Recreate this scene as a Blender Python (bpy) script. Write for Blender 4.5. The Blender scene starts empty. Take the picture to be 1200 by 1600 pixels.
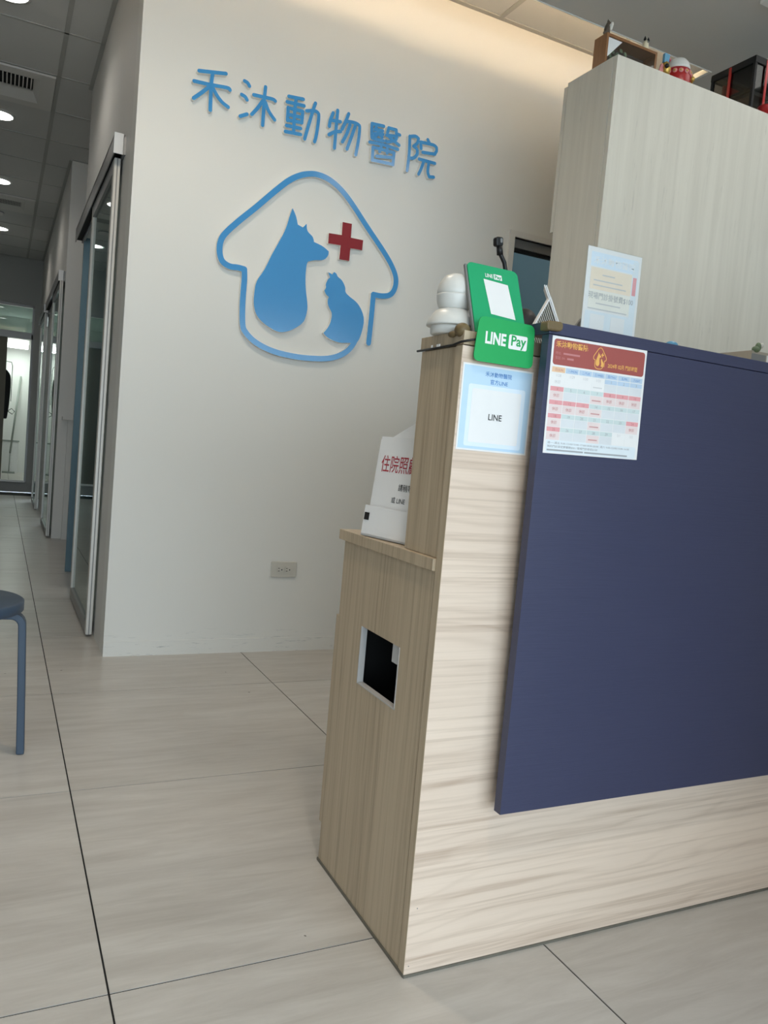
import bpy, bmesh, math, random
from mathutils import Vector, Matrix
random.seed(7)
sc = bpy.context.scene
COL = sc.collection

# ------------------------------------------------------------------ camera, world, lights, exposure
YAW, PITCH, ROLL, FOC = 0.459991, -0.073887, 0.088444, 1231.276
CAMZ = 0.932
def cam_matrix():
    f = Vector((math.sin(YAW)*math.cos(PITCH), math.cos(YAW)*math.cos(PITCH), math.sin(PITCH)))
    r = Vector((math.cos(YAW), -math.sin(YAW), 0)); u = r.cross(f)
    r2 = r*math.cos(ROLL) + u*math.sin(ROLL); u2 = -r*math.sin(ROLL) + u*math.cos(ROLL)
    m = Matrix(((r2.x, u2.x, -f.x, 0), (r2.y, u2.y, -f.y, 0), (r2.z, u2.z, -f.z, CAMZ), (0, 0, 0, 1)))
    return m
cd = bpy.data.cameras.new('camera'); cam = bpy.data.objects.new('camera', cd); COL.objects.link(cam)
cd.sensor_fit = 'VERTICAL'; cd.sensor_height = 36.0; cd.sensor_width = 27.0
cd.lens = FOC/1600*36.0; cd.clip_start = 0.02; cd.clip_end = 100
cam.matrix_world = cam_matrix(); sc.camera = cam

SKY = 6.2
w = bpy.data.worlds.new('world'); sc.world = w; w.use_nodes = True
bgn = w.node_tree.nodes['Background']
bgn.inputs[0].default_value = (0.74, 0.89, 1.0, 1); bgn.inputs[1].default_value = SKY

def portal(name, x0, x1, z0, z1, y):
    l = bpy.data.lights.new(name, 'AREA'); l.shape = 'RECTANGLE'; l.size = x1-x0; l.size_y = z1-z0
    l.cycles.is_portal = True
    o = bpy.data.objects.new(name, l); COL.objects.link(o)
    o.location = ((x0+x1)/2, y, (z0+z1)/2); o.rotation_euler = (math.radians(90), 0, 0)   # shines into the room (+y)
    return o
WIN = [(-2.2, 4.2, 0.02, 2.42)]       # storefront openings (x0,x1,z0,z1)
YFRONT = -3.2
for i, (a, b, c, d) in enumerate(WIN): portal('window_portal', a, b, c, d, YFRONT-0.06)

sc.view_settings.view_transform = 'Standard'; sc.view_settings.look = 'None'
sc.view_settings.gamma = 1.0; sc.view_settings.use_curve_mapping = False
sc.view_settings.exposure = 0.12
sc.cycles.transparent_max_bounces = 24; sc.cycles.max_bounces = 10; sc.cycles.diffuse_bounces = 6; sc.cycles.sample_clamp_indirect = 8.0

# ------------------------------------------------------------------ materials
def mat(name, col, rough=0.5, metal=0.0, spec=0.5, emit=None, es=0.0, alpha=None, trans=None):
    m = bpy.data.materials.new(name); m.use_nodes = True
    p = m.node_tree.nodes['Principled BSDF']
    p.inputs['Base Color'].default_value = (*col, 1); p.inputs['Roughness'].default_value = rough
    p.inputs['Metallic'].default_value = metal; p.inputs['Specular IOR Level'].default_value = spec
    if emit: p.inputs['Emission Color'].default_value = (*emit, 1); p.inputs['Emission Strength'].default_value = es
    return m
def N(m, t, **k):
    n = m.node_tree.nodes.new(t)
    for a, v in k.items(): setattr(n, a, v)
    return n
def L(m, a, b): m.node_tree.links.new(a, b)
def coords(m, scale=(1, 1, 1), rnd=False):
    g = N(m, 'ShaderNodeNewGeometry'); mp = N(m, 'ShaderNodeMapping'); mp.inputs['Scale'].default_value = scale
    if rnd:
        oi = N(m, 'ShaderNodeObjectInfo'); vm = N(m, 'ShaderNodeVectorMath', operation='SCALE'); vm.inputs[0].default_value = (17, 31, 7)
        L(m, oi.outputs['Random'], vm.inputs['Scale'])
        ad = N(m, 'ShaderNodeVectorMath', operation='ADD'); L(m, g.outputs['Position'], ad.inputs[0]); L(m, vm.outputs[0], ad.inputs[1])
        L(m, ad.outputs[0], mp.inputs[0])
    else: L(m, g.outputs['Position'], mp.inputs[0])
    return mp.outputs[0]
def noise(m, vec, scale=5, detail=4, rough=0.55, dist=0.0):
    n = N(m, 'ShaderNodeTexNoise'); n.inputs['Scale'].default_value = scale; n.inputs['Detail'].default_value = detail
    n.inputs['Roughness'].default_value = rough; n.inputs['Distortion'].default_value = dist
    L(m, vec, n.inputs['Vector']); return n.outputs['Fac']
def ramp(m, fac, stops):
    r = N(m, 'ShaderNodeValToRGB'); e = r.color_ramp.elements
    while len(e) < len(stops): e.new(0.5)
    for q, (p, c) in zip(e, stops): q.position = p; q.color = (*c, 1)
    L(m, fac, r.inputs[0]); return r.outputs[0]
def mix(m, a, b, fac, mode='MIX'):
    n = N(m, 'ShaderNodeMix', data_type='RGBA', blend_type=mode)
    for s, v in ((n.inputs['A'], a), (n.inputs['B'], b)):
        if isinstance(v, tuple): s.default_value = (*v, 1)
        else: L(m, v, s)
    if isinstance(fac, (int, float)): n.inputs['Factor'].default_value = fac
    else: L(m, fac, n.inputs['Factor'])
    return n.outputs['Result']
def bump(m, h, dist=0.001, strength=0.5):
    b = N(m, 'ShaderNodeBump'); b.inputs['Distance'].default_value = dist; b.inputs['Strength'].default_value = strength
    L(m, h, b.inputs['Height']); L(m, b.outputs[0], m.node_tree.nodes['Principled BSDF'].inputs['Normal'])
def setc(m, c): L(m, c, m.node_tree.nodes['Principled BSDF'].inputs['Base Color'])
def setr(m, c): L(m, c, m.node_tree.nodes['Principled BSDF'].inputs['Roughness'])
def mapr(m, v, a, b):
    n = N(m, 'ShaderNodeMapRange'); n.inputs['To Min'].default_value = a; n.inputs['To Max'].default_value = b
    L(m, v, n.inputs['Value']); return n.outputs[0]

def wood(name, along, light, dark, k=1.0):
    """laminate with grain running along axis 'x' or 'z' (world): wavy growth lines, bands and fine pores"""
    m = mat(name, light, 0.42, spec=0.35)
    if along == 'x': s1, s2, s3, s4 = (0.55, 0.55, 2.4), (0.7, 0.7, 46), (5, 5, 240), (0.4, 0.4, 7)
    else: s1, s2, s3, s4 = (4.5, 4.5, 0.7), (55, 55, 0.9), (240, 240, 5), (9, 9, 0.4)
    n1 = noise(m, coords(m, s1), 1.6*k, 3, 0.5, 0.5)
    g = N(m, 'ShaderNodeNewGeometry'); sx = N(m, 'ShaderNodeSeparateXYZ'); L(m, g.outputs['Position'], sx.inputs[0])
    base = N(m, 'ShaderNodeMath', operation='MULTIPLY'); base.inputs[1].default_value = 210 if along == 'x' else 330
    if along == 'x': L(m, sx.outputs['Z'], base.inputs[0])
    else:
        ad0 = N(m, 'ShaderNodeMath', operation='ADD'); L(m, sx.outputs['X'], ad0.inputs[0]); L(m, sx.outputs['Y'], ad0.inputs[1]); L(m, ad0.outputs[0], base.inputs[0])
    ph = N(m, 'ShaderNodeMath', operation='MULTIPLY_ADD'); ph.inputs[1].default_value = 62 if along == 'x' else 34
    L(m, n1, ph.inputs[0]); L(m, base.outputs[0], ph.inputs[2])
    wv = N(m, 'ShaderNodeMath', operation='SINE'); L(m, ph.outputs[0], wv.inputs[0])
    rings = mapr(m, wv.outputs[0], 0.0, 1.0); rings.node.inputs['From Min'].default_value = -1
    pw = N(m, 'ShaderNodeMath', operation='POWER'); pw.inputs[1].default_value = 5.0; L(m, rings, pw.inputs[0])
    n2 = noise(m, coords(m, s2), 2.0, 5, 0.65, 0.25); n3 = noise(m, coords(m, s3), 2.0, 2, 0.6); n4 = noise(m, coords(m, s4), 2.0, 3, 0.5)
    fade = mapr(m, n4, 0.0, 1.0); fade.node.inputs['From Min'].default_value = 0.35; fade.node.inputs['From Max'].default_value = 0.65
    lf = N(m, 'ShaderNodeMath', operation='MULTIPLY'); L(m, pw.outputs[0], lf.inputs[0]); L(m, fade, lf.inputs[1])
    mid = tuple(0.55*p+0.45*q for p, q in zip(light, dark))
    c = mix(m, light, mid, ramp(m, n4, [(0.3, (0, 0, 0)), (0.75, (1, 1, 1))]))
    c = mix(m, c, dark, mapr(m, lf.outputs[0], 0.0, 0.65))
    c = mix(m, c, ramp(m, n2, [(0.30, dark), (0.52, light)]), 0.5)
    c = mix(m, c, mid, mapr(m, n3, 0.0, 0.4))
    setc(m, c); bump(m, n3, 0.0004, 0.25)
    return m

M = {}
M['paint'] = mat('wall_paint', (0.74, 0.73, 0.69), 0.62, spec=0.3)
def wallpaint():
    m = M['paint']; v = coords(m, (1, 1, 1)); n = noise(m, v, 120, 3, 0.6); bump(m, n, 0.0006, 0.15)
    g = N(m, 'ShaderNodeNewGeometry'); sx = N(m, 'ShaderNodeSeparateXYZ'); L(m, g.outputs['Position'], sx.inputs[0])
    low = N(m, 'ShaderNodeMapRange'); low.inputs['From Min'].default_value = 0.015; low.inputs['From Max'].default_value = 0.13
    low.inputs['To Min'].default_value = 1; low.inputs['To Max'].default_value = 0; L(m, sx.outputs['Z'], low.inputs['Value'])
    sc1 = noise(m, coords(m, (5, 5, 45)), 2.2, 4, 0.7)
    r = ramp(m, sc1, [(0.60, (0, 0, 0)), (0.70, (1, 1, 1))])
    mm = N(m, 'ShaderNodeMath', operation='MULTIPLY'); L(m, low.outputs[0], mm.inputs[0]); L(m, r, mm.inputs[1])
    mm2 = N(m, 'ShaderNodeMath', operation='MULTIPLY'); mm2.inputs[1].default_value = 0.8; L(m, mm.outputs[0], mm2.inputs[0])
    base = mix(m, (0.74, 0.73, 0.69), (0.72, 0.715, 0.68), noise(m, coords(m), 3, 2))
    setc(m, mix(m, base, (0.34, 0.36, 0.38), mm2.outputs[0]))
wallpaint()
def plainpaint(name, col, rough=0.6):
    m = mat(name, col, rough, spec=0.3); n = noise(m, coords(m), 110, 3, 0.6); bump(m, n, 0.0006, 0.15)
    d = tuple(c*0.96 for c in col); setc(m, mix(m, col, d, noise(m, coords(m), 2.5, 3))); return m
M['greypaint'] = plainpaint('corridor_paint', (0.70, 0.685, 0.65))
M['bluepaint'] = plainpaint('blue_paint', (0.135, 0.215, 0.26))
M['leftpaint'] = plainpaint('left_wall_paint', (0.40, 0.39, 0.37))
M['whitepaint'] = plainpaint('white_paint', (0.80, 0.80, 0.78))
M['soffit'] = plainpaint('soffit_paint', (0.62, 0.61, 0.58))
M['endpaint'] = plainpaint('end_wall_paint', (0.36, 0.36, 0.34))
M['panel'] = plainpaint('ceiling_panel', (0.62, 0.62, 0.60), 0.8)
M['tbar'] = mat('ceiling_bar', (0.40, 0.40, 0.38), 0.6)
M['grout'] = mat('grout', (0.012, 0.012, 0.012), 0.9)
def tilemat():
    m = mat('floor_tile', (0.45, 0.42, 0.37), 0.3, spec=0.4)
    v = coords(m, (0.8, 4.0, 1), True); n1 = noise(m, v, 1.3, 5, 0.6, 0.9)
    v2 = coords(m, (1.6, 13, 1), True); n2 = noise(m, v2, 2.0, 6, 0.68, 0.6)
    c1 = ramp(m, n1, [(0.32, (0.425, 0.40, 0.368)), (0.50, (0.515, 0.49, 0.457)), (0.68, (0.595, 0.575, 0.545))])
    c2 = ramp(m, n2, [(0.36, (0.425, 0.40, 0.37)), (0.64, (0.595, 0.572, 0.542))])
    c = mix(m, c1, c2, 0.5)
    sp = noise(m, coords(m, (1, 1, 1), True), 38, 1, 0.4); spk = ramp(m, sp, [(0.165, (1, 1, 1)), (0.175, (0, 0, 0))])
    c = mix(m, c, (0.09, 0.08, 0.07), spk)
    setc(m, c); setr(m, mapr(m, n2, 0.24, 0.38))
    return m
M['tile'] = tilemat()
M['woodx'] = wood('pale_wood_front', 'x', (0.76, 0.63, 0.52), (0.36, 0.255, 0.185), 1.0)
M['woodz_shade'] = wood('pale_wood_shaded', 'z', (0.54, 0.44, 0.315), (0.22, 0.16, 0.10), 1.3)  # same laminate as the front, darkened: shade of the end side painted in
def navy():
    m = mat('navy_laminate', (0.040, 0.044, 0.092), 0.42, spec=0.5)
    n = noise(m, coords(m, (7, 7, 260)), 2.0, 3, 0.6); n2 = noise(m, coords(m), 2.0, 2)
    setc(m, mix(m, (0.030, 0.035, 0.080), (0.042, 0.047, 0.098), n)); bump(m, n, 0.0008, 0.35); setr(m, mapr(m, n2, 0.36, 0.5)); return m
M['navy'] = navy()
def whitewood():
    m = mat('white_woodgrain', (0.64, 0.63, 0.57), 0.5, spec=0.3)
    n1 = noise(m, coords(m, (16, 16, 0.7)), 2.0, 3, 0.55, 0.3); n2 = noise(m, coords(m, (75, 75, 5.0)), 2.0, 3, 0.65, 0.4)
    big = noise(m, coords(m, (5, 5, 1.2)), 2.2, 2)
    st = ramp(m, n2, [(0.60, (0, 0, 0)), (0.72, (1, 1, 1))]); bg = ramp(m, big, [(0.45, (0, 0, 0)), (0.65, (1, 1, 1))])
    c = ramp(m, n1, [(0.3, (0.56, 0.54, 0.475)), (0.65, (0.62, 0.60, 0.53))])
    k = N(m, 'ShaderNodeMath', operation='MULTIPLY'); L(m, st, k.inputs[0]); L(m, bg, k.inputs[1])
    k2 = N(m, 'ShaderNodeMath', operation='MULTIPLY'); k2.inputs[1].default_value = 0.6; L(m, k.outputs[0], k2.inputs[0])
    setc(m, mix(m, c, (0.36, 0.35, 0.32), k2.outputs[0])); return m
M['whitewood'] = whitewood()
def grain(name, c, d, rough=0.45, sc_=(30, 30, 3)):
    m = mat(name, c, rough); n = noise(m, coords(m, sc_), 3, 4); setc(m, mix(m, c, d, n)); return m
def speck(name, c, rough=0.5, k=0.9, scale=40, **kw):
    m = mat(name, c, rough, **kw); n = noise(m, coords(m), scale, 3); setc(m, mix(m, c, tuple(q*k for q in c), n)); return m
M['signblue'] = speck('sign_blue', (0.055, 0.29, 0.62), 0.16, 0.97)
M['signred'] = speck('sign_red', (0.24, 0.005, 0.012), 0.4, 0.95, spec=0.3)
M['signwhite'] = speck('sign_edge', (0.88, 0.88, 0.85), 0.5)
M['paper'] = speck('paper', (0.80, 0.80, 0.80), 0.6, 0.97)
M['paperblue'] = speck('paper_blue', (0.50, 0.68, 0.84), 0.5, 0.96)
M['paperpale'] = speck('paper_pale_blue', (0.70, 0.80, 0.90), 0.5, 0.97)
M['textblue'] = speck('text_blue', (0.06, 0.22, 0.55), 0.6)
M['textblack'] = speck('text_black', (0.02, 0.02, 0.022), 0.6)
M['textgrey'] = speck('text_grey', (0.36, 0.38, 0.40), 0.6)
M['textfaint'] = speck('text_faint', (0.60, 0.60, 0.61), 0.6)
M['textred'] = speck('text_red', (0.42, 0.02, 0.04), 0.6)
M['textpink'] = speck('text_rose', (0.55, 0.22, 0.22), 0.6)
M['textgold'] = speck('text_gold', (0.85, 0.46, 0.12), 0.6)
M['textwhite'] = speck('text_white', (0.86, 0.86, 0.86), 0.5)
M['green'] = speck('card_green', (0.020, 0.37, 0.105), 0.5, 0.95, spec=0.25)
M['green2'] = speck('board_green', (0.018, 0.36, 0.150), 0.5, 0.95, spec=0.2)
M['brick'] = speck('header_red', (0.36, 0.085, 0.075), 0.5, 0.95)
M['pink'] = speck('cell_pink', (0.78, 0.36, 0.38), 0.6)
M['palepink'] = speck('cell_pale_pink', (0.80, 0.68, 0.67), 0.6)
M['orange'] = speck('cell_orange', (0.82, 0.56, 0.36), 0.6)
M['sky'] = speck('cell_blue', (0.50, 0.63, 0.78), 0.6)
M['mint'] = speck('cell_mint', (0.60, 0.70, 0.70), 0.6)
M['cell'] = speck('cell_grey', (0.70, 0.73, 0.76), 0.6)
M['palesky'] = speck('washed_blue', (0.74, 0.81, 0.86), 0.5)
M['peach'] = speck('peach', (0.88, 0.76, 0.62), 0.5)
M['cream'] = speck('cream_print', (0.86, 0.84, 0.77), 0.5)
M['plastic'] = speck('white_plastic', (0.66, 0.66, 0.63), 0.38, 0.97)
M['ivory'] = speck('ivory_plastic', (0.60, 0.58, 0.52), 0.4)
M['black'] = speck('black_plastic', (0.010, 0.010, 0.011), 0.4, spec=0.35)
M['matblack'] = speck('matt_black', (0.006, 0.006, 0.006), 0.8)
M['grey'] = speck('grey_plastic', (0.22, 0.22, 0.22), 0.5)
M['bumper'] = speck('olive_rubber', (0.15, 0.105, 0.045), 0.55)
M['alu'] = speck('frame_alu', (0.62, 0.60, 0.56), 0.42, metal=0.25)
M['aludark'] = speck('frame_grey', (0.30, 0.30, 0.30), 0.4, metal=0.3)
M['bluestool'] = speck('stool_blue', (0.040, 0.066, 0.105), 0.5, 0.92)
M['frost'] = speck('lining_white', (0.48, 0.48, 0.48), 0.5)
M['frame'] = grain('brown_frame', (0.30, 0.135, 0.045), (0.16, 0.065, 0.02), 0.4)
M['framein'] = grain('frame_inside', (0.10, 0.06, 0.04), (0.06, 0.035, 0.025), 0.6)
M['leaf'] = speck('leaf_green', (0.16, 0.22, 0.12), 0.5, 0.6)
M['fur'] = speck('figure_brown', (0.10, 0.075, 0.055), 0.6, 0.7)
M['furwhite'] = speck('figure_white', (0.70, 0.68, 0.62), 0.6)
M['cream2'] = speck('figure_cream', (0.72, 0.64, 0.46), 0.5)
M['red'] = speck('lacquer_red', (0.38, 0.012, 0.015), 0.3, 0.9)
M['gold'] = speck('gold', (0.60, 0.40, 0.10), 0.35, 0.8, metal=0.7)
M['pinkp'] = speck('pink_plastic', (0.65, 0.25, 0.25), 0.4)
M['bluep'] = speck('blue_plastic', (0.10, 0.32, 0.50), 0.4)
M['olive'] = grain('olive_door', (0.13, 0.115, 0.075), (0.09, 0.08, 0.05), 0.5)
M['cloth'] = speck('black_cloth', (0.012, 0.012, 0.014), 0.9, 0.6, 90)
M['cardboard'] = speck('cardboard', (0.42, 0.37, 0.30), 0.8)
M['skin'] = speck('skin', (0.55, 0.36, 0.27), 0.5)
M['hair'] = grain('hair', (0.030, 0.024, 0.022), (0.012, 0.010, 0.010), 0.5, (160, 160, 160))
M['shirt'] = speck('shirt', (0.05, 0.10, 0.16), 0.8)
M['trousers'] = speck('trousers', (0.02, 0.02, 0.025), 0.8)
M['pole'] = speck('mop_pole', (0.30, 0.33, 0.30), 0.4)
M['sealant'] = speck('sealant', (0.16, 0.15, 0.12), 0.6, 0.6)
def glass(name, tint=(0.75, 0.80, 0.79), refl=1.0):
    m = bpy.data.materials.new(name); m.use_nodes = True; nt = m.node_tree; nt.nodes.clear()
    o = nt.nodes.new('ShaderNodeOutputMaterial'); t = nt.nodes.new('ShaderNodeBsdfTransparent'); t.inputs[0].default_value = (*tint, 1)
    g = nt.nodes.new('ShaderNodeBsdfGlossy'); g.inputs['Roughness'].default_value = 0.015; g.inputs[0].default_value = (0.9, 0.95, 0.94, 1)
    lw = nt.nodes.new('ShaderNodeLayerWeight'); lw.inputs[0].default_value = 0.5
    pw = nt.nodes.new('ShaderNodeMath'); pw.operation = 'POWER'; pw.inputs[1].default_value = 5.0; nt.links.new(lw.outputs['Facing'], pw.inputs[0])
    f = nt.nodes.new('ShaderNodeMath'); f.operation = 'MULTIPLY_ADD'; f.inputs[1].default_value = 0.93*refl; f.inputs[2].default_value = 0.04*refl; nt.links.new(pw.outputs[0], f.inputs[0])
    x = nt.nodes.new('ShaderNodeMixShader'); nt.links.new(f.outputs[0], x.inputs[0]); nt.links.new(t.outputs[0], x.inputs[1]); nt.links.new(g.outputs[0], x.inputs[2])
    nt.links.new(x.outputs[0], o.inputs[0]); return m
M['glass'] = glass('door_glass', (0.62, 0.70, 0.68)); M['clear'] = glass('clear_acrylic', (0.985, 0.99, 0.99)); M['smoke'] = glass('smoky_glass', (0.6, 0.58, 0.56))
def emis(name, col, s):
    m = bpy.data.materials.new(name); m.use_nodes = True; nt = m.node_tree; nt.nodes.clear()
    o = nt.nodes.new('ShaderNodeOutputMaterial'); e = nt.nodes.new('ShaderNodeEmission'); e.inputs[0].default_value = (*col, 1); e.inputs[1].default_value = s
    nt.links.new(e.outputs[0], o.inputs[0]); return m
M['cove'] = emis('warm_led', (1.0, 0.71, 0.42), 50.0)
M['lamp'] = emis('downlight_lens', (1.0, 0.97, 0.92), 9.0)
M['tube'] = emis('tube_lens', (0.92, 1.0, 0.95), 8.0)
M['panelled'] = emis('panel_lens', (1.0, 0.97, 0.92), 2.2)
M['paneldesk'] = emis('desk_panel_lens', (1.0, 0.93, 0.82), 9.5)

# ------------------------------------------------------------------ mesh helpers
WLOC = {}
class MB:
    def __init__(s): s.v = []; s.f = []; s.mi = []; s.sm = []
    def add(s, vs, fs, mi=0, smooth=False):
        n = len(s.v); s.v += [Vector(p) for p in vs]
        for k in fs: s.f.append([n+i for i in k]); s.mi.append(mi); s.sm.append(smooth)
        return s
    def box(s, x0, x1, y0, y1, z0, z1, mi=0, mx=None):
        vs = [(x, y, z) for z in (z0, z1) for y in (y0, y1) for x in (x0, x1)]
        if mx is not None: vs = [mx @ Vector(p) for p in vs]
        return s.add(vs, [(0, 2, 3, 1), (4, 5, 7, 6), (0, 1, 5, 4), (2, 6, 7, 3), (0, 4, 6, 2), (1, 3, 7, 5)], mi)
    def prism(s, poly, fr, t0, t1, mi=0, top=None):
        o, u, v, n = fr; k = len(poly)
        a = sum(poly[i][0]*poly[(i+1) % k][1]-poly[(i+1) % k][0]*poly[i][1] for i in range(k))
        if a < 0: poly = poly[::-1]
        lo = [o+u*p[0]+v*p[1]+n*t0 for p in poly]; hi = [o+u*p[0]+v*p[1]+n*t1 for p in poly]
        b = len(s.v); s.v += lo+hi
        s.f.append([b+i for i in range(k)][::-1]); s.mi.append(mi); s.sm.append(False)
        s.f.append([b+k+i for i in range(k)]); s.mi.append(mi if top is None else top); s.sm.append(False)
        for i in range(k):
            j = (i+1) % k; s.f.append([b+i, b+j, b+k+j, b+k+i]); s.mi.append(mi); s.sm.append(False)
        return s
    def ribbon(s, pts, r, fr, t0, t1, mi=0, top=None, cap=True):
        for i in range(1, len(pts)-1):                     # split at sharp corners, round joint between the runs
            p, q, w_ = Vector(pts[i-1]), Vector(pts[i]), Vector(pts[i+1])
            if (q-p).length > 1e-9 and (w_-q).length > 1e-9 and (q-p).angle(w_-q) > 0.6:
                s.ribbon(pts[:i+1], r, fr, t0, t1, mi, top, True); s.ribbon(pts[i:], r, fr, t0, t1-0.00002, mi, top, True); return s
        o, u, v, n = fr; top = mi if top is None else top; A, B = offsets(pts, r); k = len(A)
        def P(q, t): return o+u*q.x+v*q.y+n*t
        for i in range(k-1):
            vs = [P(q, t) for t in (t0, t1) for q in (B[i], B[i+1], A[i+1], A[i])]
            s.add(vs, [(4, 5, 6, 7)], top); s.add(vs, [(0, 1, 5, 4), (2, 3, 7, 6), (3, 2, 1, 0)], mi)
        P_ = [Vector(p) for p in pts]
        for c, d in ((P_[-1], (P_[-1]-P_[-2]).normalized()), (P_[0], (P_[0]-P_[1]).normalized())):
            a0 = math.atan2(d.y, d.x); m_ = 8 if cap else 1
            if cap: s.prism([tuple(c+Vector((math.cos(a0-math.pi/2+math.pi*i/m_), math.sin(a0-math.pi/2+math.pi*i/m_)))*r) for i in range(m_+1)], fr, t0, t1, mi, top)
        return s
    def tube(s, path, r, n=8, cap=True, mi=0):
        path = [Vector(p) for p in path]; k = len(path); rs = r if isinstance(r, (list, tuple)) else [r]*k
        up = Vector((0, 0, 1)); b = len(s.v)
        for i, p in enumerate(path):
            t = (path[min(i+1, k-1)]-path[max(i-1, 0)]).normalized()
            ref = up if abs(t.dot(up)) < 0.95 else Vector((1, 0, 0))
            a = t.cross(ref).normalized(); c = a.cross(t).normalized()
            for j in range(n):
                q = 2*math.pi*j/n; s.v.append(p+(a*math.cos(q)+c*math.sin(q))*rs[i])
        for i in range(k-1):
            for j in range(n):
                j2 = (j+1) % n; s.f.append([b+i*n+j, b+i*n+j2, b+(i+1)*n+j2, b+(i+1)*n+j]); s.mi.append(mi); s.sm.append(True)
        if cap:
            s.f.append([b+j for j in range(n)][::-1]); s.mi.append(mi); s.sm.append(False)
            s.f.append([b+(k-1)*n+j for j in range(n)]); s.mi.append(mi); s.sm.append(False)
        return s
    def lathe(s, prof, c, n=28, mi=0, mx=None, cap=True):
        b = len(s.v); k = len(prof); c = Vector(c)
        for r, z in prof:
            for j in range(n):
                q = 2*math.pi*j/n; p = Vector((r*math.cos(q), r*math.sin(q), z))
                if mx is not None: p = mx @ p
                s.v.append(c+p)
        for i in range(k-1):
            for j in range(n):
                j2 = (j+1) % n; s.f.append([b+i*n+j, b+i*n+j2, b+(i+1)*n+j2, b+(i+1)*n+j]); s.mi.append(mi); s.sm.append(True)
        if cap:
            s.f.append([b+j for j in range(n)][::-1]); s.mi.append(mi); s.sm.append(False)
            s.f.append([b+(k-1)*n+j for j in range(n)]); s.mi.append(mi); s.sm.append(False)
        return s
    def ball(s, c, r, n=16, m=10, mi=0, mx=None):
        rx, ry, rz = r if isinstance(r, (list, tuple)) else (r, r, r)
        b = len(s.v); c = Vector(c)
        for i in range(m+1):
            a = math.pi*i/m
            for j in range(n):
                q = 2*math.pi*j/n; p = Vector((rx*math.sin(a)*math.cos(q), ry*math.sin(a)*math.sin(q), -rz*math.cos(a)))
                if mx is not None: p = mx @ p
                s.v.append(c+p)
        for i in range(m):
            for j in range(n):
                j2 = (j+1) % n; s.f.append([b+i*n+j, b+i*n+j2, b+(i+1)*n+j2, b+(i+1)*n+j]); s.mi.append(mi); s.sm.append(True)
        return s
    def mesh(s, name, off):
        me = bpy.data.meshes.new(name); me.from_pydata([p-off for p in s.v], [], s.f)
        for p, i, q in zip(me.polygons, s.mi, s.sm): p.material_index = i; p.use_smooth = q
        me.update(); return me
    def build(s, name, mats, parent=None, bev=0.0, label=None, kind=None):
        mats = mats if isinstance(mats, (list, tuple)) else [mats]
        if parent is None:
            lo = Vector([min(p[i] for p in s.v) for i in range(3)]); hi = Vector([max(p[i] for p in s.v) for i in range(3)])
            loc = Vector(((lo.x+hi.x)/2, (lo.y+hi.y)/2, lo.z)); wl = loc
        else:
            wl = WLOC[parent.name]; loc = Vector((0, 0, 0))
        o = bpy.data.objects.new(name, s.mesh(name, wl)); COL.objects.link(o); o.location = loc
        for m in mats: o.data.materials.append(M[m] if isinstance(m, str) else m)
        if parent is not None: o.parent = parent
        WLOC[o.name] = wl
        if bev: b = o.modifiers.new('bevel', 'BEVEL'); b.width = bev; b.segments = 2; b.limit_method = 'ANGLE'
        if label: o['label'] = label
        if kind: o['kind'] = kind
        return o
def box(*a, **k): return MB().box(*a, **k)
def thing(name, label, cat, loc, group=None, kind=None):
    o = bpy.data.objects.new(name, None); COL.objects.link(o); o.location = loc; o.empty_display_size = 0.05
    WLOC[o.name] = Vector(loc)
    if label: o['label'] = label
    if cat: o['category'] = cat
    if group: o['group'] = group
    if kind: o['kind'] = kind
    return o
def tag(o, label, cat, group=None):
    o['label'] = label; o['category'] = cat
    if group: o['group'] = group
    return o
def struct(name, mb, m, parent=None, **k):
    o = mb.build(name, m, parent, **k)
    if parent is None: o['kind'] = 'structure'
    return o
def lightobj(name, kind, loc, energy, col, parent=None, **k):
    l = bpy.data.lights.new(name, kind); l.energy = energy; l.color = col
    for a, v in k.items(): setattr(l, a, v)
    o = bpy.data.objects.new(name, l); COL.objects.link(o); o.location = loc
    if parent is not None: o.parent = parent; o.location = Vector(loc)-WLOC[parent.name]
    return o
def V(*a): return Vector(a)
def rrect(w, h, r, n=5, x=0, y=0):
    out = []
    for cx, cy, a in ((w-r, h-r, 0), (r, h-r, 90), (r, r, 180), (w-r, r, 270)):
        for i in range(n+1):
            q = math.radians(a+90*i/n); out.append((x+cx+r*math.cos(q), y+cy+r*math.sin(q)))
    return out
def rect(w, h, x=0, y=0): return [(x, y), (x+w, y), (x+w, y+h), (x, y+h)]
def smooth(pts, closed=False, n=5, sharp=45):
    k = len(pts); P = [Vector((p[0], p[1])) for p in pts]; out = []
    if k < 3: return [tuple(p) for p in P]
    def g(i): return P[i % k] if closed else P[max(0, min(k-1, i))]
    def issharp(i):
        if not closed and (i <= 0 or i >= k-1): return False
        a = g(i)-g(i-1); b = g(i+1)-g(i)
        return a.length > 1e-9 and b.length > 1e-9 and math.degrees(a.angle(b)) > sharp
    for i in range(k if closed else k-1):
        p0, p1, p2, p3 = g(i-1), g(i), g(i+1), g(i+2)
        if issharp(i % k): p0 = p1
        if issharp((i+1) % k): p3 = p2
        for j in range(n):
            t = j/n; q = 0.5*((2*p1)+(p2-p0)*t+(2*p0-5*p1+4*p2-p3)*t*t+(3*p1-p0-3*p2+p3)*t**3); out.append((q.x, q.y))
    if not closed: out.append(tuple(P[-1]))
    return out
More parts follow.
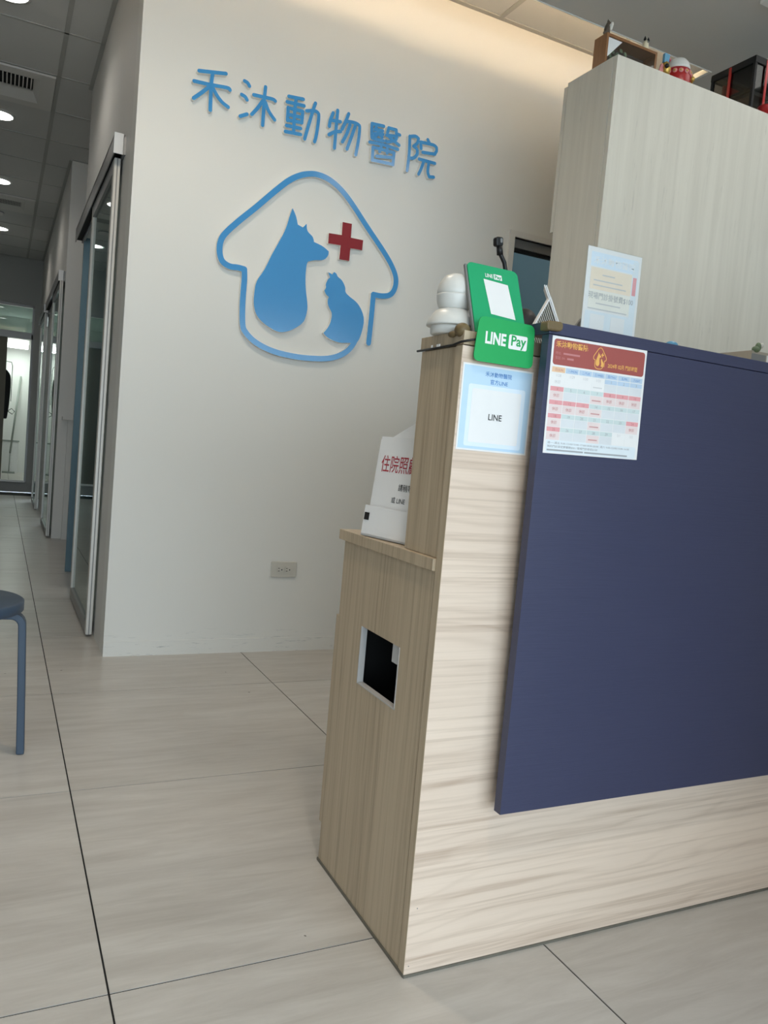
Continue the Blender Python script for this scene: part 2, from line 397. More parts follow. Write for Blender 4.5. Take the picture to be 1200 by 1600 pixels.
def offsets(pts, r):
    P = [Vector(p) for p in pts]; k = len(P); Lf, Rt = [], []
    for i in range(k):
        a = (P[i]-P[i-1]).normalized() if i else (P[1]-P[0]).normalized()
        b = (P[i+1]-P[i]).normalized() if i < k-1 else a
        t = (a+b).normalized(); nn = Vector((-t.y, t.x)); c = max(0.5, nn.dot(Vector((-a.y, a.x))))
        Lf.append(P[i]+nn*r/c); Rt.append(P[i]-nn*r/c)
    return Lf, Rt
def stroke(pts, r, cap=True):
    P = [Vector(p) for p in pts]; k = len(P); Lf, Rt = [], []
    for i in range(k):
        a = (P[i]-P[i-1]).normalized() if i else (P[1]-P[0]).normalized()
        b = (P[i+1]-P[i]).normalized() if i < k-1 else a
        t = (a+b).normalized(); nn = Vector((-t.y, t.x)); c = max(0.5, nn.dot(Vector((-a.y, a.x))))
        Lf.append(P[i]+nn*r/c); Rt.append(P[i]-nn*r/c)
    out = list(Lf)
    def fan(c, d, s):
        a0 = math.atan2(d.x, -d.y) if False else math.atan2(d.y, d.x)
        return [c+Vector((math.cos(a0+s*math.pi/2-s*math.pi*i/6), math.sin(a0+s*math.pi/2-s*math.pi*i/6)))*r for i in range(1, 6)]
    d1 = (P[-1]-P[-2]).normalized(); d0 = (P[0]-P[1]).normalized()
    if cap: out += fan(P[-1], d1, 1)
    out += Rt[::-1]
    if cap: out += fan(P[0], d0, 1)
    return [tuple(p) for p in out]
def textmesh(body, size, align='LEFT', bold=0.0):
    c = bpy.data.curves.new('t', 'FONT'); c.body = body; c.size = size; c.align_x = align; c.offset = bold*size; c.resolution_u = 2
    o = bpy.data.objects.new('t', c); COL.objects.link(o)
    m = bpy.data.meshes.new_from_object(o.evaluated_get(bpy.context.evaluated_depsgraph_get()))
    bpy.data.objects.remove(o); bpy.data.curves.remove(c); return m
def text(body, size, fr, uv, m, parent, t=0.0006, align='LEFT', bold=0.0, width=None, name='lettering', stretch=1.0):
    me = textmesh(body, size, align, bold); o_, u, v, n = fr; off = WLOC[parent.name]
    xs = [q.co.x for q in me.vertices]; sx = stretch
    if width: sx = width/(max(xs)-min(xs)); 
    for q in me.vertices: q.co = o_+u*(uv[0]+q.co.x*sx)+v*(uv[1]+q.co.y)+n*t-off
    me.materials.clear(); me.materials.append(M[m]); o = bpy.data.objects.new(name, me); COL.objects.link(o); o.parent = parent; WLOC[o.name] = off
    return o
def printed(poly, fr, t0, t1, m, parent, name='print'): return MB().prism(poly, fr, t0, t1).build(name, m, parent)

# ---- outlines of the raised sign, metres on the wall plane (x, z)
SIGN={
'禾':[[(0.6498,2.3838),(0.757,2.403)],[(0.704,2.3911),(0.7012,2.3405),(0.7041,2.2461)],[(0.6331,2.3396),(0.7009,2.3436),(0.7659,2.35),(0.7779,2.3445)],[(0.695,2.3357),(0.6681,2.3066),(0.6352,2.2741)],[(0.7064,2.3358),(0.7297,2.3062),(0.7507,2.2883),(0.7753,2.2766)]],
'沐':[[(0.835,2.396),(0.8478,2.3922),(0.8563,2.3819)],[(0.8272,2.34),(0.8421,2.3351),(0.8506,2.3253)],[(0.8274,2.2542),(0.8549,2.2694)],[(0.8773,2.3526),(0.9223,2.3552),(0.9585,2.357),(0.97,2.3526)],[(0.9241,2.3968),(0.9229,2.3474),(0.9236,2.2428)],[(0.9167,2.3393),(0.8971,2.3051),(0.8749,2.2743)],[(0.9283,2.3359),(0.9453,2.305),(0.973,2.2773)]],
'動':[[(1.0269,2.3871),(1.0907,2.3926)],[(1.0211,2.3634),(1.0965,2.3669)],[(1.0589,2.3873),(1.057,2.3377),(1.0593,2.2464)],[(1.0272,2.3413),(1.0287,2.2894)],[(1.0273,2.3403),(1.0924,2.3431)],[(1.0924,2.3431),(1.0918,2.2958)],[(1.0288,2.3139),(1.0928,2.3175)],[(1.0285,2.291),(1.0917,2.2968)],[(1.0262,2.2681),(1.0888,2.272)],[(1.0233,2.2429),(1.0909,2.2477)],[(1.1464,2.3911),(1.1367,2.3554),(1.1101,2.2343)],[(1.1099,2.35),(1.1437,2.3589),(1.1605,2.3551),(1.1653,2.343),(1.1648,2.3063),(1.1606,2.2586),(1.1554,2.2339)]],
'物':[[(1.2294,2.3725),(1.2192,2.3404),(1.2167,2.3136)],[(1.2211,2.3402),(1.2657,2.345)],[(1.2493,2.3885),(1.2484,2.3277),(1.2479,2.2298)],[(1.218,2.2787),(1.2419,2.2958),(1.2704,2.3057)],[(1.3015,2.3881),(1.2896,2.3518),(1.2765,2.3171)],[(1.2951,2.3543),(1.3272,2.3581),(1.3506,2.3546),(1.3579,2.3422),(1.3569,2.2873),(1.35,2.2257)],[(1.3113,2.3439),(1.2998,2.3036),(1.2825,2.2644)],[(1.3361,2.3451),(1.3218,2.2922),(1.3064,2.2397)]],
'醫':[[(1.4157,2.3759),(1.4725,2.3792)],[(1.415,2.3757),(1.4189,2.3238),(1.4289,2.315),(1.4768,2.3163)],[(1.4369,2.3653),(1.4315,2.3527)],[(1.4324,2.3545),(1.469,2.3583)],[(1.4305,2.3363),(1.4722,2.3442)],[(1.4488,2.357),(1.4452,2.3368),(1.4317,2.3238)],[(1.4523,2.3402),(1.4691,2.3305)],[(1.4979,2.3783),(1.4933,2.357)],[(1.4979,2.3783),(1.5354,2.379),(1.5377,2.3633),(1.5549,2.3618)],[(1.49,2.3448),(1.5408,2.3517)],[(1.5408,2.3517),(1.5349,2.3349),(1.5009,2.3183),(1.4896,2.3194)],[(1.5043,2.3403),(1.5299,2.3288),(1.5556,2.3172)],[(1.4114,2.2955),(1.4765,2.3003),(1.5511,2.298)],[(1.4295,2.2781),(1.4313,2.222)],[(1.4295,2.2781),(1.5341,2.2792)],[(1.5341,2.2792),(1.5337,2.2267)],[(1.4311,2.2236),(1.5336,2.2277)],[(1.4712,2.298),(1.4631,2.2669)],[(1.4994,2.2952),(1.5001,2.2694)],[(1.4505,2.2444),(1.524,2.2555)]],
'院':[[(1.6056,2.3689),(1.6097,2.2925),(1.6066,2.2175)],[(1.605,2.3678),(1.6338,2.376),(1.6499,2.3701),(1.6462,2.3494),(1.6289,2.3302),(1.6472,2.3215),(1.6494,2.3005),(1.6341,2.2802),(1.6153,2.2747)],[(1.698,2.3771),(1.7071,2.3654)],[(1.6629,2.3578),(1.6677,2.3298)],[(1.6629,2.3578),(1.7273,2.361),(1.7462,2.354),(1.7486,2.3395),(1.741,2.3249)],[(1.6778,2.3156),(1.7413,2.3226)],[(1.663,2.2821),(1.7456,2.2824)],[(1.6869,2.2778),(1.6769,2.2421),(1.6668,2.2158)],[(1.7136,2.2741),(1.7128,2.2371),(1.7229,2.2166),(1.7454,2.2205)]]}
HOUSE=[(1.4893,1.4253),(1.4917,1.5347),(1.4924,1.6434),(1.5372,1.644),(1.5753,1.6557),(1.5959,1.6861),(1.5983,1.7328),(1.574,1.7823),(1.5268,1.8384),(1.4322,1.933),(1.3491,2.0181),(1.2915,2.0657),(1.2366,2.0933),(1.1881,2.1017),(1.1491,2.0977),(1.1039,2.0809),(1.0529,2.0465),(0.99,1.983),(0.9214,1.9085),(0.8536,1.8386),(0.8006,1.7772),(0.7834,1.7393),(0.7829,1.6977),(0.7968,1.6642),(0.8281,1.6491),(0.8643,1.65),(0.8916,1.6479),(0.8948,1.6062),(0.8945,1.5142),(0.9015,1.4229),(0.9174,1.3895),(0.9651,1.3533),(1.0431,1.3278),(1.1372,1.3184),(1.2325,1.3214),(1.3128,1.3342),(1.3763,1.3654),(1.4156,1.4127),(1.4371,1.4806)]
DOG=[(1.0811,1.939),(1.0991,1.9085),(1.1096,1.8762),(1.1336,1.8688),(1.1492,1.8879),(1.1556,1.8588),(1.1811,1.8385),(1.1892,1.8183),(1.23,1.8079),(1.2604,1.7917),(1.2588,1.773),(1.239,1.7509),(1.1959,1.7408),(1.1691,1.7307),(1.1636,1.7115),(1.1633,1.6603),(1.1692,1.6101),(1.1798,1.5605),(1.1829,1.5242),(1.1713,1.4745),(1.1348,1.4396),(1.0899,1.4169),(1.0515,1.4142),(0.9962,1.4371),(0.9599,1.4675),(0.944,1.5079),(0.9416,1.5574),(0.9487,1.6085),(0.9781,1.6635),(1.0065,1.7329),(1.0356,1.7955),(1.0578,1.8499),(1.072,1.91)]
CROSS=[(1.3146,1.929),(1.359,1.93),(1.3596,1.87),(1.4197,1.8706),(1.4188,1.8262),(1.3614,1.8243),(1.3608,1.7682),(1.3131,1.7669),(1.3141,1.8278),(1.255,1.8252),(1.2543,1.8691),(1.3157,1.8725)]
CAT=[(1.2658,1.7028),(1.2859,1.6967),(1.2937,1.7084),(1.3049,1.7033),(1.3131,1.6917),(1.3321,1.6804),(1.3443,1.6662),(1.353,1.6496),(1.3566,1.6306),(1.3762,1.6157),(1.407,1.5993),(1.427,1.5827),(1.4441,1.5588),(1.4549,1.5305),(1.4555,1.4972),(1.4467,1.4524),(1.4345,1.4239),(1.4174,1.4098),(1.4024,1.4127),(1.3733,1.4093),(1.3481,1.4068),(1.3151,1.412),(1.2855,1.4226),(1.2663,1.4379),(1.279,1.4544),(1.2929,1.4794),(1.2991,1.5099),(1.2971,1.5324),(1.2848,1.5501),(1.276,1.5683),(1.2746,1.5843),(1.2788,1.5964),(1.2637,1.6069),(1.2553,1.6217),(1.2613,1.634),(1.2598,1.65),(1.2669,1.6706),(1.2772,1.6822),(1.2701,1.6939)]

# ------------------------------------------------------------------ room shell
XC, YW, ZC, ZS = 0.4254, 3.338, 3.02, 2.90
YEND = 11.4
# floor: dark joint bed with 80 cm tiles standing proud of it
floor = struct('floor', box(-2.4, 5.2, -3.3, YEND, -0.10, -0.0015), 'grout')
tl = bpy.data.meshes.new('tile'); G = 0.0036
tmb = MB(); h = (0.8-G)/2; tmb.box(-h, h, -h, h, -0.010, 0.0); tl = tmb.mesh('tile', V(0, 0, 0)); tl.materials.append(M['tile'])
X0, Y0 = 0.2075, 1.284
for ix in range(-4, 6):
    for iy in range(-6, 13):
        cx, cy = X0+0.8*(ix+0.5), Y0+0.8*(iy+0.5)
        if cx < -2.3 or cx > 5.0 or cy > YEND-0.2: continue
        if cx < -1.3 and cy > 3.6: continue
        if cx > 3.7 and cy > 3.4: continue
        o = bpy.data.objects.new('tile', tl); COL.objects.link(o); o.parent = floor
        o.location = V(cx, cy, 0)-WLOC['floor']
struct('pavement', box(-12, 14, -16, -3.3, -0.2, -0.06), speck('pavement', (0.34, 0.34, 0.33), 0.8))

# logo wall with its doorway, and the low painted skirting
wb = MB().box(XC, 2.233, YW, YW+0.12, 0, 3.06).box(2.233, 3.05, YW, YW+0.12, 2.05, 3.06).box(3.05, 4.7, YW, YW+0.12, 0, 3.06)
wall_back = struct('wall_back', wb, 'paint')
struct('baseboard_back', box(XC+0.0, 2.233, YW-0.004, YW, 0, 0.062), 'paint')
# corridor side wall, opening behind the first glass door
wr = MB().box(XC, XC+0.12, YW+0.12, 3.80, 0, 3.06).box(XC, XC+0.12, 3.80, 5.37, 2.10, 3.06)
struct('wall_right', wr, 'greypaint')
struct('wall_room_far', MB().box(XC, 3.3, 5.38, 5.46, 0, 3.06), 'greypaint')
struct('wall_room_lining', MB().box(XC-0.004, 3.2, 5.365, 5.38, 0, 2.10).box(XC+0.12, 3.2, 5.365, 5.38, 2.10, 2.75), 'bluepaint')
struct('wall_room_right', box(3.2, 3.3, YW+0.12, 5.38, 0, 3.06), 'bluepaint')
struct('ceiling_room', box(XC+0.12, 3.2, YW+0.12, 5.365, 2.75, 2.80), 'whitepaint')
struct('wall_niche', box(1.5, 1.6, 5.46, YEND, 0, 3.06), 'greypaint')
pier = struct('wall_pier', MB().box(XC, 1.5, 6.95, 7.07, 0, 3.06), 'greypaint')
struct('wall_corridor', MB().box(XC, XC+0.1, 7.07, 7.25, 0, 3.06).box(XC, XC+0.1, 7.25, 8.75, 2.10, 3.06).box(XC, XC+0.1, 8.75, 9.4, 0, 3.06)
       .box(XC, XC+0.1, 9.4, 10.6, 2.10, 3.06).box(XC, XC+0.1, 10.6, YEND, 0, 3.06), 'greypaint')
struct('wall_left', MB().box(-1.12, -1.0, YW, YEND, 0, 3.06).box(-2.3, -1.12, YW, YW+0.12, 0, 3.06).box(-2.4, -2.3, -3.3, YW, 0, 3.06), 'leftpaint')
struct('wall_lobby_right', box(4.7, 4.8, -3.3, YW+0.12, 0, 3.06), 'whitepaint')
# storefront wall behind the camera: openings for the daylight
xs = [-2.3] + [q for wn in WIN for q in wn[:2]] + [4.7]
wf = MB()
for a, b in zip(xs[0::2], xs[1::2]): wf.box(a, b, YFRONT-0.1, YFRONT, 0, 3.06)
for a, b, c, d in WIN:
    wf.box(a, b, YFRONT-0.1, YFRONT, d, 3.06)
    if c > 0.03: wf.box(a, b, YFRONT-0.1, YFRONT, 0, c)
struct('wall_front', wf, 'whitepaint')
struct('daylight_blocker', box(1.33, 4.0, 0.0, 0.12, 0, 1.60), 'greypaint')  # added unseen slab, keeps daylight off the right of the counter
for i, (a, b, c, d) in enumerate(WIN):
    fr = MB(); n = 3
    for k in range(n+1):
        x = a+(b-a)*k/n; fr.box(x-0.025, x+0.025, YFRONT-0.08, YFRONT-0.02, c, d)
    fr.box(a, b, YFRONT-0.08, YFRONT-0.02, d-0.05, d)
    struct('window_%d' % (i+1), fr, 'aludark')

# ceilings: plaster soffit over the lobby, lay-in panel ceiling over cove and corridor
YS = 2.93
soff = MB().box(-2.3, 4.7, YFRONT, YS-0.14, ZS, ZS+0.02).box(-2.3, 3.0, YS-0.14, YS, ZS, ZS+0.02).box(3.0, 4.7, YS-0.14, YW, ZS, ZS+0.02)
soff.box(-2.3, 3.0, YS-0.35, YS-0.33, ZS+0.02, ZC+0.03)
struct('ceiling_soffit', soff, 'soffit')
struct('trim_1', MB().box(-1.0, 3.0, YS, YS+0.006, ZS-0.003, ZS+0.022).box(2.985, 3.0, YS+0.006, YW, ZS-0.003, ZS+0.022), 'signwhite')
ceil = struct('ceiling', box(-2.3, 4.7, YS-0.33, YEND, ZC+0.03, ZC+0.06), 'panel')
XL = [-1.0, -0.972, -0.372, 0.228, 0.828, 1.428, 2.028, 2.628, 3.228, 3.828, 4.428]
YL = [2.387+0.6*i for i in range(16)]
pm = {}
def cpanel(x0, x1, y0, y1):
    k = (round(x1-x0, 3), round(y1-y0, 3))
    if k not in pm:
        me = MB().box(-k[0]/2, k[0]/2, -k[1]/2, k[1]/2, 0.002, 0.014).mesh('ceiling_panel', V(0, 0, 0)); me.materials.append(M['panel']); pm[k] = me
    o = bpy.data.objects.new('ceiling_panel', pm[k]); COL.objects.link(o); o.parent = ceil
    o.location = V((x0+x1)/2, (y0+y1)/2, ZC)-WLOC['ceiling']
VENT = {(-0.372, 5.387), (-0.372, 8.387)}
for i in range(len(XL)-1):
    for j in range(len(YL)-1):
        x0, x1, y0, y1 = XL[i], XL[i+1], YL[j], YL[j+1]
        y0, y1 = max(y0, YS-0.32), min(y1, YEND-0.01)
        if x1-x0 < 0.1 or y1-y0 < 0.02: continue
        if y0 < YW-0.03:                                    # cove strip in front of the logo wall
            y1 = min(y1, YW-0.002); x1 = min(x1, 4.7); cpanel(x0, x1, y0, y1); continue
        if x0 >= 0.82 and not (5.44 < y0 < 6.9 and x0 < 1.4): continue
        if x0 > 0.2 and x0 < 0.3:
            if y1 < 5.46 or y0 > 6.94: x1 = XC-0.002        # along the corridor wall
            elif y0 < 5.46: cpanel(x0, XC-0.002, y0, 5.46); y0 = 5.46
            elif y1 > 6.95: cpanel(x0, XC-0.002, 6.95, y1); y1 = 6.95
        if (round(x0, 3), round(y0, 3)) in VENT: continue
        cpanel(x0, x1, y0, y1)
BW = 0.012
def bar(x0, x1, y0, y1, n='ceiling_bar'): MB().box(x0, x1, y0, y1, ZC-0.002, ZC+0.003).build(n, 'tbar', ceil)
for x in XL[2:]:
    if x < 0.3: bar(x-BW, x+BW, YW+0.0, YEND)
    bar(x-BW, x+BW, YS-0.32, YW-0.025)
for y in YL:
    if y < YW: bar(-2.2, 4.4, y-BW, y+BW)
    elif y < YEND: bar(-1.0, (XC if (y < 5.46 or y > 6.95) else 1.5), y-BW*0.6, y+BW*0.6)
bar(XC, 4.6, YW-0.025, YW, 'wall_angle'); bar(XC-0.022, XC, YW, 5.46, 'wall_angle'); bar(XC-0.022, XC, 6.95, YEND, 'wall_angle')
bar(XC, 1.5, 6.928, 6.95, 'wall_angle'); bar(-1.0, XC, YEND-0.022, YEND, 'wall_angle')

# warm LED tube lying on the soffit behind the cove lip
cv = thing('led_strip', 'warm white light strip in the ceiling cove above the logo wall', 'light', (1.3, YS-0.04, ZS+0.02))
box(-0.6, 2.95, YS-0.055, YS-0.030, ZS+0.02, ZS+0.030).build('housing', 'alu', cv)
box(-0.6, 2.95, YS-0.050, YS-0.035, ZS+0.030, ZS+0.040).build('diffuser', 'cove', cv)

def downlight(x, y, z, label, cat='light', group='round ceiling downlights', e=7.5, r=0.085, col=(1.0, 0.95, 0.88), cone=150):
    t = thing('downlight', label, cat, (x, y, z), group)
    MB().lathe([(r, -0.004), (r+0.016, -0.004), (r+0.016, 0.004), (r, 0.004), (r, -0.004)], (x, y, z), 32, cap=False).build('trim_ring', 'plastic', t)
    MB().lathe([(0.001, -0.003), (r, -0.003), (r, 0.003), (0.001, 0.003)], (x, y, z), 32).build('lens', 'lamp', t)
    lightobj('downlight_lamp', 'SPOT', (x, y, z-0.03), e, col, t, spot_size=math.radians(cone), spot_blend=0.6, shadow_soft_size=0.07)
    return t
downlight(-0.05, 4.52, ZC-0.004, 'corridor downlight just past the frame top, nearest to the lobby')
downlight(-0.095, 6.29, ZC-0.004, 'large white downlight beside the nearer slatted ceiling vent')
downlight(-0.095, 7.97, ZC-0.004, 'white downlight between the two ceiling vents')
downlight(-0.095, 9.90, ZC-0.004, 'smallest, farthest white downlight before the end wall')

for k, (x, y, e, cn) in enumerate(((0.35, 2.05, 42, 165), (0.30, 0.0, 50, 100), (-1.1, 1.2, 10, 120))):
    downlight(x, y, ZS-0.004, ['lobby downlight above the open floor before the logo wall', 'lobby downlight above the camera, in front of the counter', 'lobby downlight at the left, above the blue stool side'][k], e=e, col=(1.0, 0.84, 0.64), cone=cn)
# ceiling vents
def vent(x0, y0, label, slats):
    dz = 0.0 if slats else -0.026
    t = thing('ceiling_vent', label, 'vent', (x0+0.3, y0+0.3, ZC), 'corridor ceiling vents')
    x1, y1 = x0+0.6, y0+0.6; a = 0.015
    fr = MB(); gx0, gx1 = x0+0.10, x1-0.135; gy0, gy1 = y0+0.19, y1-0.22
    for (p, q, r_, s_) in ((x0+a, x1-a, y0+a, y0+0.10), (x0+a, x1-a, y1-0.10, y1-a), (x0+a, x0+0.06, y0+0.1, y1-0.1), (x1-0.10, x1-a, y0+0.1, y1-0.1)): fr.box(p, q, r_, s_, ZC-0.012, ZC)
    fr.build('face_frame', 'greypaint', t)
    sl = MB(); ix0, ix1, iy0, iy1 = x0+0.06, x1-0.10, y0+0.10, y1-0.10; zt, zb = ZC-0.012, ZC+0.02+dz
    O = [(ix0, iy0), (ix1, iy0), (ix1, iy1), (ix0, iy1)]; I = [(gx0, gy0), (gx1, gy0), (gx1, gy1), (gx0, gy1)]
    sl.add([(*p, zt) for p in O]+[(*p, zb) for p in I], [(i, i+4, (i+1) % 4+4, (i+1) % 4) for i in range(4)])
    sl.build('sloped_throat', 'greypaint', t)
    box(gx0, gx1, gy0, gy1, ZC+0.024+dz, ZC+0.026+dz).build('dark_box', 'matblack', t)
    g = thing('grille', None, None, (0, 0, 0)); g.parent = t; g.location = (0, 0, 0); WLOC[g.name] = WLOC[t.name]
    if slats:
        n = 16
        for i in range(n):
            x = gx0+(gx1-gx0)*(i+0.5)/n; box(x-0.0035, x+0.0035, gy0, gy1, ZC+0.008, ZC+0.023).build('slat', 'greypaint', g)
    else:
        gm = MB()
        for i in range(26):
            x = gx0+(gx1-gx0)*(i+0.5)/26; gm.box(x-0.002, x+0.002, gy0, gy1, ZC-0.0062, ZC-0.0050)
        for i in range(5):
            y = gy0+(gy1-gy0)*(i+0.5)/5; gm.box(gx0, gx1, y-0.003, y+0.003, ZC-0.0062, ZC-0.0050)
        gm.build('mesh_grid', 'greypaint', g)
vent(-0.372, 5.387, 'nearer grey ceiling vent with bold dark slats and sloped frame', True)
vent(-0.372, 8.387, 'farther grey ceiling vent with fine mesh grille', False)
t = thing('smoke_detector', 'small grey round smoke detector beside the farther ceiling vent', 'detector', (-0.12, 9.16, ZC-0.03))
MB().lathe([(0.03, 0), (0.06, 0.008), (0.065, 0.03)], (-0.12, 9.16, ZC-0.03), 24).build('cover', 'greypaint', t)
MB().lathe([(0.068, 0.022), (0.068, 0.03)], (-0.12, 9.16, ZC-0.03), 24).build('mounting_ring', 'grey', t)

# square panel lights in the soffit
t = thing('panel_light', 'square ceiling panel light above the space behind the counter', 'light', (2.3, 1.3, ZS-0.01))
MB().box(2.0, 2.6, 1.0, 1.02, ZS-0.012, ZS).box(2.0, 2.6, 1.58, 1.60, ZS-0.012, ZS).box(2.0, 2.02, 1.02, 1.58, ZS-0.012, ZS).box(2.58, 2.6, 1.02, 1.58, ZS-0.012, ZS).build('frame', 'signwhite', t)
box(2.02, 2.58, 1.02, 1.58, ZS-0.008, ZS-0.002).build('lens', 'paneldesk', t)
t = thing('panel_light', 'square white panel light in the grey ceiling, cut off at the top right corner', 'light', (3.0, 2.12, ZS-0.01))
MB().box(2.70, 3.30, 1.81, 1.83, ZS-0.012, ZS).box(2.70, 3.30, 2.40, 2.42, ZS-0.012, ZS).box(2.70, 2.72, 1.83, 2.40, ZS-0.012, ZS).box(3.28, 3.30, 1.83, 2.40, ZS-0.012, ZS).build('frame', 'signwhite', t)
box(2.72, 3.28, 1.83, 2.40, ZS-0.008, ZS-0.002).build('lens', 'panelled', t)

# ------------------------------------------------------------------ sliding glass doors along the corridor
def sliding_door(n, y0, y1, ty0, ty1, x0=0.388, x1=0.415, cap=True):
    d = thing('door_%d' % n, None, None, (x0, (y0+y1)/2, 0), kind='structure')
    z0, z1, sw = 0.012, 2.085, 0.045
    for a in (y0, y1-sw):
        MB().box(x0, x1, a, a+sw, z0, z1).build('stile', 'alu', d, bev=0.003)
        MB().box((x0+x1)/2-0.002, (x0+x1)/2+0.002, a-0.0012, a, z0, z1).build('stile_groove', 'grey', d)
    box(x0, x1, y0+sw, y1-sw, z0, z0+0.05).build('bottom_rail', 'aludark', d); box(x0, x1, y0+sw, y1-sw, z1-0.06, z1).build('top_rail', 'aludark', d)
    box((x0+x1)/2-0.003, (x0+x1)/2+0.003, y0+sw, y1-sw, z0+0.05, z1-0.06).build('glass_pane', 'glass', d)
    tr = MB().box(x0-0.010, x0-0.006, ty0, ty1, 2.085, 2.165).box(x0-0.010, x1+0.004, ty0, ty1, 2.155, 2.165).box(x1, x1+0.010, ty0, ty1, 2.085, 2.165)
    tr = tr.build('track', 'aludark', d); box(x0-0.006, x1, ty0+0.005, ty1, 2.10, 2.155).build('track_shadow_gap', 'matblack', tr)
    box(x0-0.012, x1-0.002, ty0-0.004, ty0, 2.083, 2.167).build('end_cap', 'textwhite', tr)
    box(x1+0.010, XC, ty0+0.01, ty1, 2.075, 2.17).build('track_backing', 'greypaint', d)
    return d
d1 = sliding_door(1, 3.66, 4.55, 3.60, 5.47)
d2 = sliding_door(2, 6.98, 7.92, 7.00, 9.05, 0.385, 0.412)
d3 = sliding_door(3, 9.16, 10.1, 9.12, 10.4, 0.378, 0.405)
for d, y in ((d2, 7.3), (d3, 9.5)):
    pass
# small ledge on the pier, with the narrow boxing under it
struct('trim_2', MB().box(0.455, 0.62, 6.86, 6.95, 0.975, 1.0).box(0.50, 0.62, 6.90, 6.95, 0, 0.975), 'greypaint')
# room behind the logo wall: shelf with bottle seen through the glass
t = thing('storage_cabinet', 'dark grey cabinet seen dimly through the first glass door', 'cabinet', (0.78, 5.05, 0))
box(0.62, 0.98, 4.80, 5.34, 0.05, 0.95).build('body', 'grey', t); box(0.60, 1.0, 4.78, 5.35, 0.95, 0.98).build('top_board', 'textwhite', t)
box(0.64, 0.80, 4.785, 4.80, 0.10, 0.93).build('door', 'aludark', t); box(0.82, 0.97, 4.785, 4.80, 0.10, 0.93).build('door', 'aludark', t)
t = thing('pump_bottle', 'white pump bottle standing in the room behind the first glass door', 'bottle', (0.72, 4.95, 0.98))
MB().lathe([(0.035, 0), (0.036, 0.12), (0.02, 0.145), (0.012, 0.15)], (0.72, 4.95, 0.98), 20).build('bottle_body', 'textwhite', t)
MB().lathe([(0.014, 0.15), (0.014, 0.17), (0.005, 0.172), (0.005, 0.20)], (0.72, 4.95, 0.98), 14).box(0.68, 0.73, 4.94, 4.96, 1.175, 1.19).build('pump', 'black', t)
t = thing('room_fill_lamp', 'ceiling lamp in the blue room behind the logo wall', 'light', (2.0, 4.5, 2.72))  # added to brighten the blue room, no fixture is seen there
MB().lathe([(0.10, 0), (0.15, 0.03)], (2.0, 4.5, 2.72), 24).build('shade', 'plastic', t)
MB().lathe([(0.001, -0.006), (0.09, -0.006), (0.09, 0.0), (0.001, 0.0)], (2.0, 4.5, 2.72), 24).build('lens', 'lamp', t)
lightobj('room_fill_bulb', 'POINT', (2.0, 4.5, 2.60), 14, (0.95, 1.0, 0.98), t, shadow_soft_size=0.1)

# doorway in the logo wall
dw = thing('door_4', None, None, (2.6, YW, 0), kind='structure')
MB().box(2.204, 2.233, YW-0.012, YW+0.13, 0, 2.078).box(2.233, 3.05, YW-0.012, YW+0.13, 2.05, 2.078).box(3.05, 3.08, YW-0.012, YW+0.13, 0, 2.078).build('jamb', 'greypaint', dw)
box(2.24, 3.05, YW+0.02, YW+0.07, 2.008, 2.05).build('track', 'grey', dw)
box(2.24, 3.05, YW+0.03, YW+0.06, 1.995, 2.008).build('track_shadow_gap', 'matblack', dw)

# ------------------------------------------------------------------ corridor end and back room
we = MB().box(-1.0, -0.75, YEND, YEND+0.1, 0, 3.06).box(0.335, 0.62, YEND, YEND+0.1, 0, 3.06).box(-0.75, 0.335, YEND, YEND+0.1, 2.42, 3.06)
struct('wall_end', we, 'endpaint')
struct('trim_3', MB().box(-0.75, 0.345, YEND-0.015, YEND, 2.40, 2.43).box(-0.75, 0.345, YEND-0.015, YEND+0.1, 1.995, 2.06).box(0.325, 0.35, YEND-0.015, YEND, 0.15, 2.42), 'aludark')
wn = thing('window_3', None, None, (-0.2, YEND+0.05, 2.06), kind='structure')
box(-0.75, 0.335, YEND+0.045, YEND+0.051, 2.06, 2.40).build('glass_pane', 'glass', wn)
box(-0.75, 0.335, YEND+0.03, YEND+0.07, 2.06, 2.085).build('bottom_rail', 'aludark', wn)
st = struct('floor_step', MB().box(-1.0, 0.335, YEND-0.0, 13.3, 0.0, 0.135), 'endpaint')
st2 = struct('floor_back', box(-1.0, 0.9, YEND+0.02, 13.3, 0.135, 0.15), 'grout')
for i in range(5):
    for j in range(5):
        x, y = -0.93+0.36*i, 11.43+0.36*j
        MB().box(x, x+0.357, y, y+0.357, 0.150, 0.153).build('tile', 'tile', st2)
struct('trim_4', box(-0.75, 0.335, YEND-0.02, YEND+0.02, 0.135, 0.158), 'alu')
struct('wall_back_room', MB().box(-1.0, 0.9, 13.2, 13.3, 0.1, 2.5).box(0.80, 0.9, YEND+0.1, 13.2, 0.1, 2.5).box(-1.1, -1.0, YEND+0.1, 13.3, 0.1, 2.5), 'whitepaint')
struct('ceiling_back_room', box(-1.1, 0.9, YEND+0.1, 13.3, 2.42, 2.5), 'whitepaint')
d5 = thing('door_5', None, None, (-0.35, YEND+0.05, 0.15), kind='structure')
box(-0.75, 0.05, YEND+0.03, YEND+0.065, 0.16, 1.995).build('leaf', 'olive', d5)
t = thing('tube_lamp', 'bright white tube lamp on the ceiling of the back room', 'light', (0.2, 12.8, 2.02))
box(0.03, 0.34, 12.78, 12.86, 2.05, 2.42).build('drop_box', 'whitepaint', t); box(0.06, 0.33, 12.70, 12.86, 1.985, 2.05).build('diffuser', 'tube', t)
lightobj('tube_lamp_light', 'AREA', (0.19, 12.72, 1.975), 6, (0.86, 1.0, 0.90), t, shape='RECTANGLE', size=0.27, size_y=0.14)
